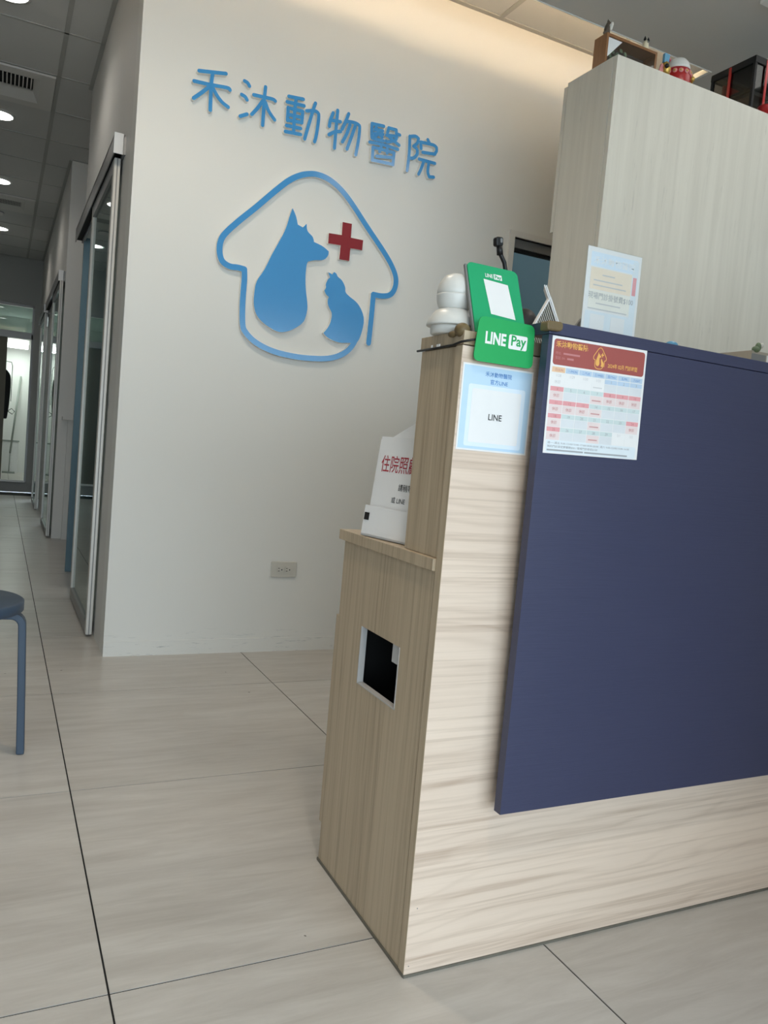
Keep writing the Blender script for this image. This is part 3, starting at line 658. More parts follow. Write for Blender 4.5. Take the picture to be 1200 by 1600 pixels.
# hanging jacket, mop, white board in the back room
t = thing('hanging_jacket', 'black jacket on a wire hanger in the bright back room', 'jacket', (0.05, 12.5, 1.0))
MB().prism(smooth([(-0.05, 0.95), (0.095, 0.95), (0.115, 1.15), (0.125, 1.40), (0.115, 1.56), (0.06, 1.64), (-0.01, 1.64), (-0.07, 1.54), (-0.08, 1.2)], True, 3), (V(0, 12.5, 0), V(1, 0, 0), V(0, 0, 1), V(0, -1, 0)), -0.03, 0.03).build('jacket_body', 'cloth', t, bev=0.012)
MB().tube([(-0.04, 12.5, 1.64), (0.04, 12.5, 1.76), (0.12, 12.5, 1.75), (0.135, 12.5, 1.70), (0.135, 12.5, 1.2)], 0.005, 6).build('hanger', 'black', t)
MB().tube([(0.10, 12.46, 1.06), (0.15, 12.46, 1.10), (0.19, 12.46, 1.06), (0.16, 12.46, 1.02), (0.10, 12.46, 1.06)], 0.006, 6).build('strap', 'cloth', t)
t = thing('mop', 'grey mop pole leaning on the pale wall of the back room', 'mop', (0.18, 12.95, 0.15))
MB().tube([(0.165, 12.92, 0.45), (0.262, 13.16, 1.60)], 0.013, 8).build('pole', 'pole', t)
MB().tube([(0.165, 12.92, 0.45), (0.160, 12.91, 0.175)], 0.006, 8).build('lower_rod', 'pole', t); box(0.07, 0.24, 12.86, 12.96, 0.153, 0.178).build('mop_head', 'pole', t)
t = thing('white_board', 'pale rectangular board standing on the floor of the back room', 'board', (0.16, 13.0, 0.153))
box(0.055, 0.275, 13.0, 13.03, 0.153, 0.62).build('board', 'textwhite', t, bev=0.004); box(0.05, 0.285, 12.995, 13.035, 0.62, 0.64).build('top_edge', 'pole', t)

# ------------------------------------------------------------------ sign on the logo wall
SF = (V(0, YW, 0), V(1, 0, 0), V(0, 0, 1), V(0, -1, 0))
CH = dict(zip(SIGN, ['first', 'second', 'third', 'fourth', 'fifth', 'last']))
for ch, strokes in SIGN.items():
    m = MB()
    for k, s_ in enumerate(strokes):
        m.ribbon(smooth(s_, False, 4, 60), 0.0074, SF, 0.0005, 0.022-0.00004*k, 0, 1)
    o = m.build('sign_character', ['signwhite', 'signblue'])
    tag(o, 'blue raised wall character %s, %s of the six above the logo' % (ch, CH[ch]), 'character', 'raised characters on the logo wall')
m = MB().ribbon(smooth(HOUSE, False, 5, 50), 0.0122, SF, 0.0005, 0.0220, 0, 1).prism(smooth(CAT, True, 4, 48), SF, 0.0005, 0.02195, 0, 1)
tag(m.build('house_emblem', ['signwhite', 'signblue']), 'blue house outline on the wall whose line ends as a sitting cat', 'emblem', 'raised logo pieces on the wall')
m = MB().prism(smooth(DOG, True, 4, 42), SF, 0.0005, 0.022, 0, 1)
tag(m.build('dog_emblem', ['signwhite', 'signblue']), 'blue sitting dog silhouette inside the house outline', 'emblem', 'raised logo pieces on the wall')
m = MB().prism(CROSS, SF, 0.0005, 0.022, 0, 1)
tag(m.build('cross_emblem', ['signwhite', 'signred']), 'red cross on the wall between dog head and roof outline', 'emblem', 'raised logo pieces on the wall')

# power outlet
t = thing('power_outlet', 'ivory double power outlet low on the cream wall', 'outlet', (1.176, YW, 0.34))
OF = (V(1.116, YW, 0.34), V(1, 0, 0), V(0, 0, 1), V(0, -1, 0))
MB().prism(rrect(0.12, 0.07, 0.006), OF, 0.0005, 0.009).build('cover_plate', 'ivory', t, bev=0.003)
for cx in (0.042, 0.079):
    so = MB().prism(rrect(0.030, 0.030, 0.008, x=cx-0.015, y=0.020), OF, 0.009, 0.0115).build('socket', 'ivory', t)
    MB().prism(rect(0.0065, 0.0028, cx-0.010, 0.039), OF, 0.0115, 0.0118).build('slot', 'matblack', so)
    MB().prism(rect(0.0075, 0.0028, cx-0.0105, 0.027), OF, 0.0115, 0.0118).build('slot', 'matblack', so)
    MB().prism(rrect(0.0055, 0.0055, 0.0024, x=cx+0.004, y=0.031), OF, 0.0115, 0.0118).build('earth_hole', 'matblack', so)

# ------------------------------------------------------------------ reception counter
CX, CY, CR = 0.696, 1.161, 3.0
ct = thing('reception_counter', 'pale wood reception counter with stepped end and navy front panel', 'counter', (1.8, 1.37, 0))
box(CX, CR, CY, CY+0.021, 0.004, 1.126).build('front_panel', 'woodx', ct)
# lower end panel with a rectangular cut-out
hy0, hy1, hz0, hz1 = 1.287, 1.462, 0.450, 0.571
ex = CX+0.013
MB().box(CX+0.0005, ex, CY+0.0242, hy0, 0.006, 0.735).box(CX+0.0005, ex, hy1, 1.585, 0.006, 0.735).box(CX+0.0005, ex, hy0, hy1, 0.006, hz0).box(CX+0.0005, ex, hy0, hy1, hz1, 0.735).build('end_panel', 'woodz_shade', ct, label='end panel with a rectangular cut-out')
li = MB(); q = 0.0025
li.box(CX-0.0006, ex, hy1-q, hy1, hz0, hz1).box(CX-0.0006, ex, hy0, hy0+q, hz0, hz1).box(CX-0.0002, ex, hy0, hy1, hz0, hz0+q)
li.build('cutout_lining', 'frost', ct, label='thin white lining of the cut-out')
box(CX+0.003, ex, hy0+q, hy0+0.034, hz1-0.036, hz1-0.001).build('cutout_tab', 'frost', ct)
box(CX-0.0006, CX, CY+0.0002, CY+0.021, 0.006, 1.126).build('edge_band', 'woodz_shade', ct)
box(CX+0.004, CX+0.022, CY+0.0230, 1.312, 0.758, 1.126).build('upper_end_panel', 'woodz_shade', ct)
box(CX-0.006, CR, CY+0.0225, 1.606, 0.735, 0.757).build('ledge_board', 'woodz_shade', ct, bev=0.001)
box(CX+0.003, CR, CY+0.004, 1.318, 1.1285, 1.152).build('top_board', 'woodz_shade', ct, bev=0.001)
box(ex, CR, 1.290, 1.312, 0.757, 1.1285).build('upper_back_panel', 'woodz_shade', ct)
MB().box(ex, CR, 1.563, 1.585, 0.08, 0.735).box(ex, CR, CY+0.021, 1.585, 0.05, 0.07).build('back_panel', 'matblack', ct)  # painted black so the inside of the counter reads as dark
box(CX+0.003, 1.20, 1.587, 1.604, 0.086, 0.565).build('drawer_front', 'woodz_shade', ct)
MB().box(CX-0.001, CR, CY-0.0025, CY+0.001, 0.0, 0.005).box(CX-0.002, CX+0.001, CY, 1.588, 0.0, 0.006).build('sealant_strip', 'sealant', ct)
for (px, pz) in ((0.7045, 0.020), (0.7115, 0.1275)):
    MB().lathe([(0.0006, 0), (0.0011, 0), (0.0011, 0.0006)], (px, CY, pz), 10, mx=Matrix.Rotation(math.pi/2, 3, 'X')).build('screw_cap', 'grey', ct)
# navy panel stood off the wood front, with its own cap
NX, NY0, NY1, NZ0, NZ1 = 0.834, 1.111, 1.130, 0.3085, 1.1595
box(NX, CR, NY0, NY1, NZ0, NZ1).build('navy_panel', 'navy', ct, label='navy blue ribbed front panel')
box(NX, CR, NY0, NY0+0.058, NZ1+0.0012, NZ1+0.0225).build('navy_cap', 'navy', ct, label='navy blue cap board', bev=0.0012)
for x in (1.1, 1.7, 2.4): box(x, x+0.06, NY1, CY, 0.36, 1.10).build('spacer', 'matblack', ct)
MB().tube([(CX-0.001, 1.322, 1.1275), (CX-0.001, 1.25, 1.1278), (CX-0.002, 1.19, 1.1280), (CX-0.004, 1.160, 1.131), (0.72, 1.152, 1.139), (0.74, 1.17, 1.156), (0.80, 1.24, 1.156)], 0.0022, 6).build('x', 'black')
cb = bpy.data.objects['x']; cb.name = 'cable'; tag(cb, 'thin black cable running along the top edge of the wooden counter end', 'cable')
for y in (1.235, 1.262):
    box(CX-0.0035, CX-0.0025, y, y+0.012 if y < 1.25 else y+0.005, 1.129, 1.1335).build('tape_scrap', 'textwhite', ct)

# olive rubber corner bumpers
t = thing('corner_bumper', 'round olive rubber bumper on the wooden counter corner below the white camera', 'bumper', (0.703, 1.178, 1.145), 'olive rubber corner bumpers')
MB().ball((0.703, 1.180, 1.1535), (0.0135, 0.0145, 0.0125), 18, 12).build('pad', 'bumper', t)
MB().ball((0.696, 1.200, 1.1475), (0.006, 0.012, 0.0055), 12, 8).build('wing', 'bumper', t)
t = thing('corner_bumper', 'flat olive rubber bumper on the navy panel corner above the calendar', 'bumper', (0.838, 1.112, 1.165), 'olive rubber corner bumpers')
MB().prism(rrect(0.0335, 0.016, 0.006, x=-0.014, y=-0.0025), (V(0.836, NY0-0.006, 1.1675), V(1, 0, 0.04).normalized(), V(0, 0, 1), V(0, -1, 0)), -0.018, 0.003).build('pad', 'bumper', t, bev=0.0025)
box(NX-0.006, NX, NY0, NY0+0.020, 1.166, 1.1815).build('wing', 'bumper', t, bev=0.002)

# ------------------------------------------------------------------ papers and cards on the front
def fr_front(x, y, z, tilt=0.0):
    c, s_ = math.cos(tilt), math.sin(tilt); return (V(x, y, z), V(c, 0, s_), V(-s_, 0, c), V(0, -1, 0))
# poster with official account
F = fr_front(0.6995, CY-0.0004, 0.9505); W_, H_ = 0.1462, 0.1475
t = thing('account_poster', 'square pale blue poster with blue heading taped on the wood front', 'poster', (0.772, CY, 0.9505))
printed(rect(W_, H_), F, 0, 0.0006, 'paper', t, 'sheet'); printed(rect(W_-0.006, H_-0.006, 0.003, 0.003), F, 0.0006, 0.0008, 'paperblue', t, 'blue_field')
printed(rrect(0.118, 0.106, 0.004, x=0.0145, y=0.0075), F, 0.0008, 0.0010, 'paperpale', t, 'pale_frame'); printed(rrect(0.102, 0.092, 0.003, x=0.0225, y=0.0145), F, 0.0010, 0.0012, 'paper', t, 'white_field')
text('禾沐動物醫院', 0.0092, F, (W_/2, 0.1295), 'textblue', t, 0.0012, 'CENTER', 0.004); text('官方LINE', 0.0092, F, (W_/2+0.002, 0.1170), 'textblue', t, 0.0012, 'CENTER', 0.004)
text('LINE', 0.0150, F, (W_/2, 0.0550), 'textblack', t, 0.0016, 'CENTER', 0.012, stretch=0.95)
# lower green card
t = thing('pay_card', 'green card with white lettering hung over the counter edge', 'card', (0.772, CY-0.012, 1.10))
F = fr_front(0.7095, CY-0.0115, 1.1015, 0.0)
pl = [(0.0005, 0), (0.1235, 0.0), (0.1205, 0.0745), (0.0060, 0.0755)]
def roundpoly(p, r, n=4):
    out = []; k = len(p)
    for i in range(k):
        a, b, c = Vector(p[i-1]), Vector(p[i]), Vector(p[(i+1) % k]); u = (a-b).normalized(); v = (c-b).normalized()
        p0, p2 = b+u*r, b+v*r
        for j in range(n+1): s_ = j/n; q_ = p0*(1-s_)**2+b*2*s_*(1-s_)+p2*s_*s_; out.append(tuple(q_))
    return out
MB().prism(roundpoly(pl, 0.012), F, 0, 0.0018).build('card', 'green', t)
MB().prism(rrect(0.070, 0.012, 0.003, x=0.025, y=0.045), F, -0.011, 0.0).build('hook_tab', 'clear', t)
printed(rrect(0.0385, 0.0245, 0.003, x=0.0685, y=0.0285), F, 0.0018, 0.0020, 'textwhite', t, 'white_badge')
text('LINE', 0.0275, F, (0.0200, 0.0320), 'textwhite', t, 0.0020, 'LEFT', 0.035, width=0.0420); text('Pay', 0.0240, F, (0.0725, 0.0350), 'green', t, 0.0022, 'LEFT', 0.022, width=0.0310)
# upper leaning board
t = thing('pay_board', 'tall green board leaning back on the counter top behind the green card', 'board', (0.774, 1.17, 1.152))
lean = math.radians(22); vv = V(0, math.sin(lean), math.cos(lean)); nn = V(0, -math.cos(lean), math.sin(lean))
F = (V(0.7235, 1.172, 1.153), V(1, -0.11, -0.035).normalized(), vv, nn); bw, bh = 0.1005, 0.137
poly = [(0, 0), (bw, 0)] + rrect(bw, bh, 0.010)[0:12]
MB().prism(poly, F, 0, 0.0025).build('face', 'green2', t); MB().prism(rect(bw+0.001, bh-0.004, -0.003, 0), F, -0.005, 0).build('backing', 'grey', t)
printed([(0.035, 0.040), (0.083, 0.037), (0.077, 0.105), (0.029, 0.108)], F, 0.0025, 0.0028, 'paper', t, 'white_label')
text('LINE', 0.0105, F, (0.0330, 0.1130), 'textwhite', t, 0.0028, 'LEFT', 0.02, width=0.0150); printed(rect(0.0160, 0.0105, 0.0505, 0.1115), F, 0.0025, 0.0028, 'textwhite', t, 'white_badge')
text('Pay', 0.0090, F, (0.0520, 0.1138), 'green2', t, 0.0030, 'LEFT', 0.03, width=0.0130)
box(0.735, 0.82, 1.168, 1.205, 1.1525, 1.158).build('foot', 'grey', t)

# opening-hours calendar on the navy panel
t = thing('calendar_poster', 'white monthly calendar poster with red header taped on the navy panel', 'poster', (0.951, NY0, 0.958))
F = fr_front(0.8435, NY0-0.0006, 0.9575, 0.012); cw, chh = 0.2155, 0.2010
MB().prism([(0.0015, 0), (0.2165, 0.001), (cw, chh), (0.0, chh)], F, 0, 0.0006).build('sheet', 'paper', t)
printed(rrect(0.2070, 0.0440, 0.0055, x=0.0045, y=0.1525), F, 0.0006, 0.0008, 'brick', t, 'red_header')
text('禾沐動物醫院', 0.0115, F, (0.0085, 0.1835), 'textgold', t, 0.0011, 'LEFT', 0.018, width=0.070)
text('2024年 02月 門診時間', 0.0090, F, (0.1260, 0.1605), 'textgold', t, 0.0011, 'LEFT', 0.010, width=0.069)
text('地址:', 0.0058, F, (0.0088, 0.1705), 'textpink', t, 0.0011); text('電話: 04-', 0.0058, F, (0.0088, 0.1625), 'textpink', t, 0.0011)
printed(rect(0.036, 0.0032, 0.026, 0.1710), F, 0.0008, 0.0010, 'textpink', t, 'fine_line')
printed(rect(0.014, 0.0032, 0.035, 0.1630), F, 0.0008, 0.0010, 'textpink', t, 'fine_line')
hs = 0.030/0.28; hx, hy = 0.0925, 0.1555
mnx, mnz = 0.783, 1.318
def mini(pl): return [(hx+(a-mnx)*0.029/0.815, hy+(b-mnz)*0.037/0.783) for a, b in pl]
MB().ribbon(mini(smooth(HOUSE, False, 2, 50)), 0.0006, F, 0.0008, 0.0010).build('house_mark', 'textgold', t)
for pl_ in (DOG, CAT, CROSS): printed(mini(pl_), F, 0.0008, 0.0010, 'textgold', t, 'house_mark')
DAYS = ['日/SUN', '一/MON', '二/TUE', '三/WED', '四/THU', '五/FRI', '六/SAT']
cwid = 0.0296; rows = 5; gx = 0.0050; gtop = 0.1500; hd = 0.0100; rh = 0.0232
for c in range(7):
    x = gx+c*cwid
    printed(rect(cwid-0.0014, hd-0.001, x, gtop-hd), F, 0.0006, 0.0008, 'orange' if c == 0 else 'sky', t, 'day_heading')
    text(DAYS[c], 0.0056, F, (x+cwid/2, gtop-hd+0.0022), 'textblue' if c else 'textpink', t, 0.0010, 'CENTER', 0.0)
OFF = {4, 8, 9, 10, 11, 12, 13, 18, 24, 25}
for r in range(rows):
    for c in range(7):
        d = r*7+c-3; x = gx+c*cwid; y = gtop-hd-0.0008-(r+1)*rh
        past = d < 1 or d > 29; off = d in OFF
        printed(rect(cwid-0.0012, rh-0.0094, x, y+0.0006), F, 0.0006, 0.0008, 'palepink' if (off or (c == 3 and not past)) else ('paper' if past else 'cell'), t, 'day_cell')
        if not past: printed(rect(cwid-0.0012, 0.0078, x, y+rh-0.0082), F, 0.0006, 0.0008, 'pink' if off else ('sky' if r == 0 else 'mint'), t, 'date_bar')
        lab = str(d) if not past else (('1/%d' % (28+c)) if d < 1 else ('3/%d' % (d-29)))
        text(lab, 0.0066, F, (x+cwid/2, y+rh-0.0068), 'textfaint' if past else ('textpink' if off else 'textgrey'), t, 0.0010, 'CENTER')
        if off or (r == 0 and c == 0): text('休診', 0.0068, F, (x+cwid/2-0.001, y+0.0052), 'textfaint' if past else 'textpink', t, 0.0010, 'CENTER', 0.0)
        elif c == 3:
            fl = MB()
            for q_ in range(7): fl.prism(rect(0.0019, 0.0022, x+0.0045+q_*0.0029, y+0.0052), F, 0.0008, 0.0010)
            fl.build('fine_line', 'textfaint' if past else 'textpink', t)
printed(rrect(0.2040, 0.0215, 0.004, x=0.0065, y=0.0020), F, 0.0006, 0.0008, 'palesky', t, 'blue_footer')
text('週一~週五 9:00-12:00/13:00-17:00/18:00-20:00  週六 9:00-12:00/13:00-16:00', 0.0044, F, (0.0090, 0.0172), 'textgrey', t, 0.0010, 'LEFT', 0.006, width=0.186)
text('預約門診掛號費優惠$50 / 現場門診掛號$100', 0.0046, F, (0.0090, 0.0108), 'textgrey', t, 0.0010, 'LEFT', 0.006, width=0.112)
printed(rect(0.080, 0.0028, 0.009, 0.0048), F, 0.0008, 0.0010, 'textgrey', t, 'fine_line'); printed(rect(0.100, 0.0028, 0.092, 0.0048), F, 0.0008, 0.0010, 'textgrey', t, 'fine_line')

# acrylic sign holder
t = thing('acrylic_sign', 'upright acrylic price sign with peach band standing above the navy panel', 'sign', (1.03, 1.19, 1.152))
F = fr_front(0.9630, 1.190, 1.152, 0.008); aw, ah = 0.1335, 0.1975
MB().prism(rect(aw, ah), F, -0.0040, -0.0012).build('back_plate', 'clear', t); printed(rect(aw-0.002, ah-0.002, 0.001, 0.001), F, -0.0010, 0.0, 'paper', t, 'sheet')
printed(rect(aw-0.014, 0.066, 0.007, 0.014), F, 0.0, 0.0002, 'palesky', t, 'blue_field'); printed(rect(0.014, 0.170, 0.113, 0.016), F, 0.0, 0.00025, 'palesky', t, 'blue_edge')  # print colours paled to stand in for glare on the acrylic
printed(rect(aw-0.020, 0.026, 0.010, 0.162), F, 0.0, 0.00015, 'paperpale', t, 'heading_field')
printed(rect(0.100, 0.040, 0.012, 0.120), F, 0.0, 0.0003, 'peach', t, 'peach_band'); printed(rect(0.100, 0.036, 0.012, 0.083), F, 0.0, 0.0003, 'cream', t, 'cream_band')
printed(rect(0.009, 0.034, 0.115, 0.122), F, 0.00025, 0.0004, 'pink', t, 'pink_bar')
text('禾沐動物醫院', 0.0150, F, (aw/2, 0.1680), 'textwhite', t, 0.0005, 'CENTER', 0.008, width=0.100)
text('現場門診掛號費$100', 0.0135, F, (0.010, 0.1040), 'textgrey', t, 0.0005, 'LEFT', 0.0, width=0.110)
for a, b, c in ((0.040, 0.030, 0.147), (0.020, 0.070, 0.136), (0.020, 0.080, 0.127), (0.030, 0.060, 0.094), (0.012, 0.095, 0.0835)): printed(rect(b, 0.0022, a, c), F, 0.0003, 0.0005, 'textfaint', t, 'fine_line')
printed(rrect(0.034, 0.036, 0.001, x=0.020, y=0.039), F, 0.0002, 0.0005, 'paper', t, 'white_square'); printed(rrect(0.034, 0.036, 0.001, x=0.070, y=0.039), F, 0.0002, 0.0005, 'paper', t, 'white_square')
for a, b, c in ((0.030, 0.042, 0.030), (0.020, 0.060, 0.023)): printed(rect(b, 0.002, a, c), F, 0.0002, 0.0005, 'textgrey', t, 'fine_line')
MB().prism(rect(aw, ah), F, 0.0007, 0.0020).build('front_plate', 'clear', t)
box(0.963, 1.0965, 1.165, 1.21, 1.1522, 1.1545).build('foot', 'clear', t)

# ------------------------------------------------------------------ things on the counter top
t = thing('security_camera', 'white round-headed security camera standing on the wooden counter end', 'camera', (0.720, 1.245, 1.152))
c0 = (0.720, 1.245, 1.152)
MB().lathe([(0.034, 0), (0.038, 0.001), (0.039, 0.012), (0.0385, 0.016)], c0, 36).build('base', 'plastic', t)
MB().lathe([(0.040, 0.0150), (0.0465, 0.0150), (0.0468, 0.0175), (0.0440, 0.026), (0.0385, 0.036), (0.0310, 0.043), (0.0265, 0.0455)], c0, 36).build('skirt', 'plastic', t)
MB().lathe([(0.0245, 0.044), (0.0285, 0.050), (0.0315, 0.058), (0.0327, 0.068), (0.0327, 0.0715)], c0, 36).build('lower_head', 'plastic', t)
MB().lathe([(0.0322, 0.0715), (0.0327, 0.0722), (0.0324, 0.079), (0.0302, 0.089), (0.0258, 0.098), (0.0190, 0.105), (0.010, 0.1088), (0.001, 0.110)], c0, 36).build('upper_head', 'plastic', t)
MB().lathe([(0.012, 0), (0.012, 0.004)], (0.720+0.030, 1.245-0.014, 1.152+0.080), 16, mx=Matrix.Rotation(math.radians(80), 3, 'Y')).build('lens', 'black', t)

t = thing('gooseneck_camera', 'black gooseneck camera sticking up behind the green board', 'camera', (0.85, 1.285, 1.152))
MB().lathe([(0.028, 0), (0.028, 0.006), (0.008, 0.012)], (0.85, 1.282, 1.152), 20).build('base', 'black', t)
MB().tube([(0.85, 1.282, 1.16), (0.850, 1.282, 1.25), (0.848, 1.282, 1.29), (0.841, 1.281, 1.310), (0.832, 1.280, 1.321), (0.828, 1.280, 1.330)], 0.0042, 10).build('neck', 'black', t)
MB().tube([(0.829, 1.280, 1.322), (0.826, 1.280, 1.338)], 0.0060, 12).build('collar', 'black', t)
MB().prism(rrect(0.0155, 0.0170, 0.004, x=-0.00775, y=0), (V(0.8235, 1.281, 1.3365), V(1, 0, 0.1).normalized(), V(-0.1, 0, 1).normalized(), V(0, -1, 0)), -0.006, 0.007).build('head', 'black', t, bev=0.002)
MB().prism(rrect(0.0050, 0.0080, 0.002, x=0.0002, y=0.006), (V(0.8235, 1.281, 1.3365), V(1, 0, 0.1).normalized(), V(-0.1, 0, 1).normalized(), V(0, -1, 0)), 0.0072, 0.0078).build('lens', 'grey', t)

# ribbed leaflet stand with leaflets
LFy = 1.255
t = thing('leaflet_stand', 'black ribbed triangular stand with white edges beside the green board', 'stand', (0.935, LFy, 1.152))
LF = (V(0, LFy, 0), V(1, 0, 0), V(0, 0, 1), V(0, -1, 0))
A, B_, C_ = Vector((0.9345, 1.2575)), Vector((0.879, 1.153)), Vector((0.994, 1.153))
MB().prism([tuple(A), tuple(B_), tuple(C_)], LF, -0.004, -0.002).build('backing', 'matblack', t)
MB().prism(stroke([tuple(B_), tuple(A)], 0.0012), LF, -0.005, 0.003).build('edge', 'textwhite', t); MB().prism(stroke([tuple(A), tuple(C_)], 0.0012), LF, -0.005, 0.003).build('edge', 'textwhite', t)
for i in range(1, 22):
    s_ = i/22.0; p = A.lerp(B_, s_); d_ = (C_-A).normalized(); ln = (C_-A).length*(1-s_)
    a_, b2 = p+(C_-A).normalized()*0.002, p+d_*max(0.004, min(ln, 0.045)-0.001)
    MB().prism(stroke([tuple(a_), tuple(b2)], 0.0007, False), LF, -0.002, 0.001).build('rib', 'ivory', t)
for k, off in enumerate((0.0, 0.0042)):
    vd = V(0.59, 0.80, 0).normalized(); ud = V(0.0725, 0, -0.1255).normalized(); F = (V(0.9165+off, LFy-0.004, 1.2775), ud, vd, ud.cross(vd).normalized())
    o = MB().prism(rect(0.1430, 0.050), F, -0.0010, 0.0010).build('leaflet', 'paper')
    tag(o, ['white leaflet leaning on the ribbed stand, the one touching it', 'white leaflet leaning on the ribbed stand, outer one of the two'][k], 'leaflet', 'leaflets leaning on the ribbed stand')
F = fr_front(0.997, 1.235, 1.153, 0)
o = MB().prism([(-0.015, 0), (0.012, 0), (0.022, 0.040), (0.004, 0.073), (-0.008, 0.058)], F, -0.006, 0.0).build('card_pack', 'grey')
tag(o, 'small dark card pack between the leaflets and the acrylic sign', 'card pack')
o = MB().ball((1.306, 1.30, 1.2225), (0.016, 0.010, 0.008), 16, 10).lathe([(0.010, 0), (0.010, 0.0705)], (1.306, 1.30, 1.152), 14).build('blue_cap_bottle', 'bluep')
tag(o, 'small blue bottle top peeking over the navy panel', 'bottle')
t = thing('carton', 'open taupe cardboard carton behind the navy panel at the right edge', 'carton', (1.73, 1.40, 0.757))
MB().box(1.640, 1.86, 1.37, 1.374, 0.757, 1.262).box(1.640, 1.86, 1.496, 1.50, 0.757, 1.262).box(1.640, 1.644, 1.374, 1.496, 0.757, 1.262).box(1.856, 1.86, 1.374, 1.496, 0.757, 1.262).box(1.644, 1.856, 1.374, 1.496, 0.757, 0.761).build('walls', 'cardboard', t)
box(1.694, 1.735, 1.3692, 1.37, 1.20, 1.256).build('pale_label', 'textwhite', t); box(1.640, 1.69, 1.3694, 1.37, 1.20, 1.255).build('grey_label', 'grey', t)
t = thing('carton_toy', 'tiny mottled toy figure sitting on the rim of the taupe carton', 'toy', (1.668, 1.372, 1.262))
MB().ball((1.655, 1.372, 1.266), (0.012, 0.008, 0.008), 12, 8).ball((1.662, 1.372, 1.272), (0.008, 0.007, 0.012), 12, 8).build('body', 'leaf', t)
MB().ball((1.670, 1.368, 1.277), (0.005, 0.005, 0.007), 10, 8).build('face', 'furwhite', t)

# ------------------------------------------------------------------ document holder on the ledge
t = thing('document_holder', 'white plastic document pocket on the low wooden ledge', 'holder', (0.715, 1.41, 0.757))
du = V(0.2, -1, 0).normalized(); dn = V(-1, -0.2, 0).normalized(); dl = math.radians(6)
dv = V(0, 0, 1)*math.cos(dl)-dn*math.sin(dl); dnn = dn*math.cos(dl)+V(0, 0, 1)*math.sin(dl)
D = (V(0.6985, 1.497, 0.758), du, dv, dnn)
MB().prism([(0.0, 0.0), (0.186, 0.0), (0.186, 0.062), (0.0, 0.064)], D, 0.006, 0.008).build('front_pocket', 'paper', t)
MB().prism([(0.0, 0.0), (0.186, 0.0), (0.186, 0.285), (0.03, 0.212), (0.0, 0.205)], D, -0.014, -0.011).build('back_board', 'textwhite', t)
MB().prism(rect(0.186, 0.004), D, -0.014, 0.008).build('base', 'textwhite', t)
printed(rect(0.015, 0.0155, 0.004, 0.0330), D, 0.008, 0.0095, 'matblack', t, 'black_square')
t2 = thing('notice_sheet', 'white notice sheet with red heading standing in the document pocket', 'sheet', (0.715, 1.41, 0.762))
printed(rect(0.172, 0.206, 0.008, 0.004), D, 0.0, 0.001, 'paper', t2, 'sheet')
text('住院照顧', 0.0375, D, (0.0205, 0.1400), 'textred', t2, 0.0016, 'LEFT', 0.003, stretch=0.80)
text('請稍等', 0.0150, D, (0.090, 0.1030), 'textblack', t2, 0.0016, 'LEFT', 0.006); text('或 LINE', 0.0135, D, (0.074, 0.0770), 'textblack', t2, 0.0016, 'LEFT', 0.006)
o = printed(rect(0.170, 0.156, 0.002, 0.004), D, -0.004, -0.003, 'paper', None, 'spare_sheet') if False else MB().prism(rect(0.170, 0.201, 0.0, 0.004), D, -0.006, -0.003).build('spare_sheet', 'paper')
tag(o, 'plain white sheets behind the notice in the document pocket', 'sheets')

# ------------------------------------------------------------------ tall cabinet behind the desk
KX, KY0, KY1, KZ = 2.0, 2.423, 2.708, 2.487
t = thing('tall_cabinet', 'tall pale whitewashed woodgrain cabinet behind the counter', 'cabinet', (2.8, 2.56, 0))
box(KX+0.002, 3.9, KY0, KY0+0.02, 0, KZ).build('front_panel', 'whitewood', t)
box(KX, KX+0.02, KY0+0.021, KY1, 0, KZ).build('side_panel', 'whitewood', t)
MB().box(KX+0.02, 3.9, KY0+0.02, KY1, KZ-0.02, KZ-0.001).box(KX+0.02, 3.9, KY1-0.02, KY1, 0, KZ-0.02).box(3.88, 3.9, KY0+0.02, KY1-0.02, 0, KZ-0.02).build('carcass', 'whitewood', t)
box(KX+0.001, 2.6, KY1+0.003, KY1+0.023, 1.897, KZ-0.012).build('cabinet_door', 'whitewood', t)

# picture box with figurines
t = thing('picture_box', 'brown wooden picture box with plants inside on top of the tall cabinet', 'picture box', (2.157, 2.56, KZ))
fx0, fx1, fy0, fy1, fz1 = 2.028, 2.288, 2.530, 2.602, 2.620
MB().box(fx0, fx0+0.010, fy0, fy1, KZ, fz1).box(fx1-0.010, fx1, fy0, fy1, KZ, fz1).box(fx0+0.010, fx1-0.010, fy0, fy1, fz1-0.010, fz1).box(fx0+0.010, fx1-0.010, fy0, fy1, KZ, KZ+0.010).build('frame', 'frame', t)
box(fx0+0.010, fx1-0.010, fy1-0.006, fy1-0.001, KZ+0.010, fz1-0.010).build('backing', 'framein', t)
MB().prism([(fx0+0.011, KZ+0.011), (fx0+0.011, fz1-0.012), (fx0+0.082, fz1-0.012), (fx0+0.011, KZ+0.045)], (V(0, fy0+0.007, 0), V(1, 0, 0), V(0, 0, 1), V(0, -1, 0)), 0, 0.002).build('glass_glare', 'textwhite', t)  # white triangle stands in for a window reflection on the glass
lf = MB()
for i in range(26):
    c = V(fx0+0.085+random.uniform(-0.03, 0.035), fy0+0.035+random.uniform(-0.012, 0.02), KZ+0.055+random.uniform(-0.045, 0.052))
    lf.ball(c, (0.010, 0.003, 0.007), 8, 5, mx=Matrix.Rotation(random.uniform(0, 3.14), 3, 'Y'))
lf.build('leaves', 'leaf', t, kind='stuff')
box(fx0+0.010, fx1-0.010, fy0+0.001, fy0+0.003, KZ+0.010, fz1-0.010).build('glass_pane', 'clear', t)
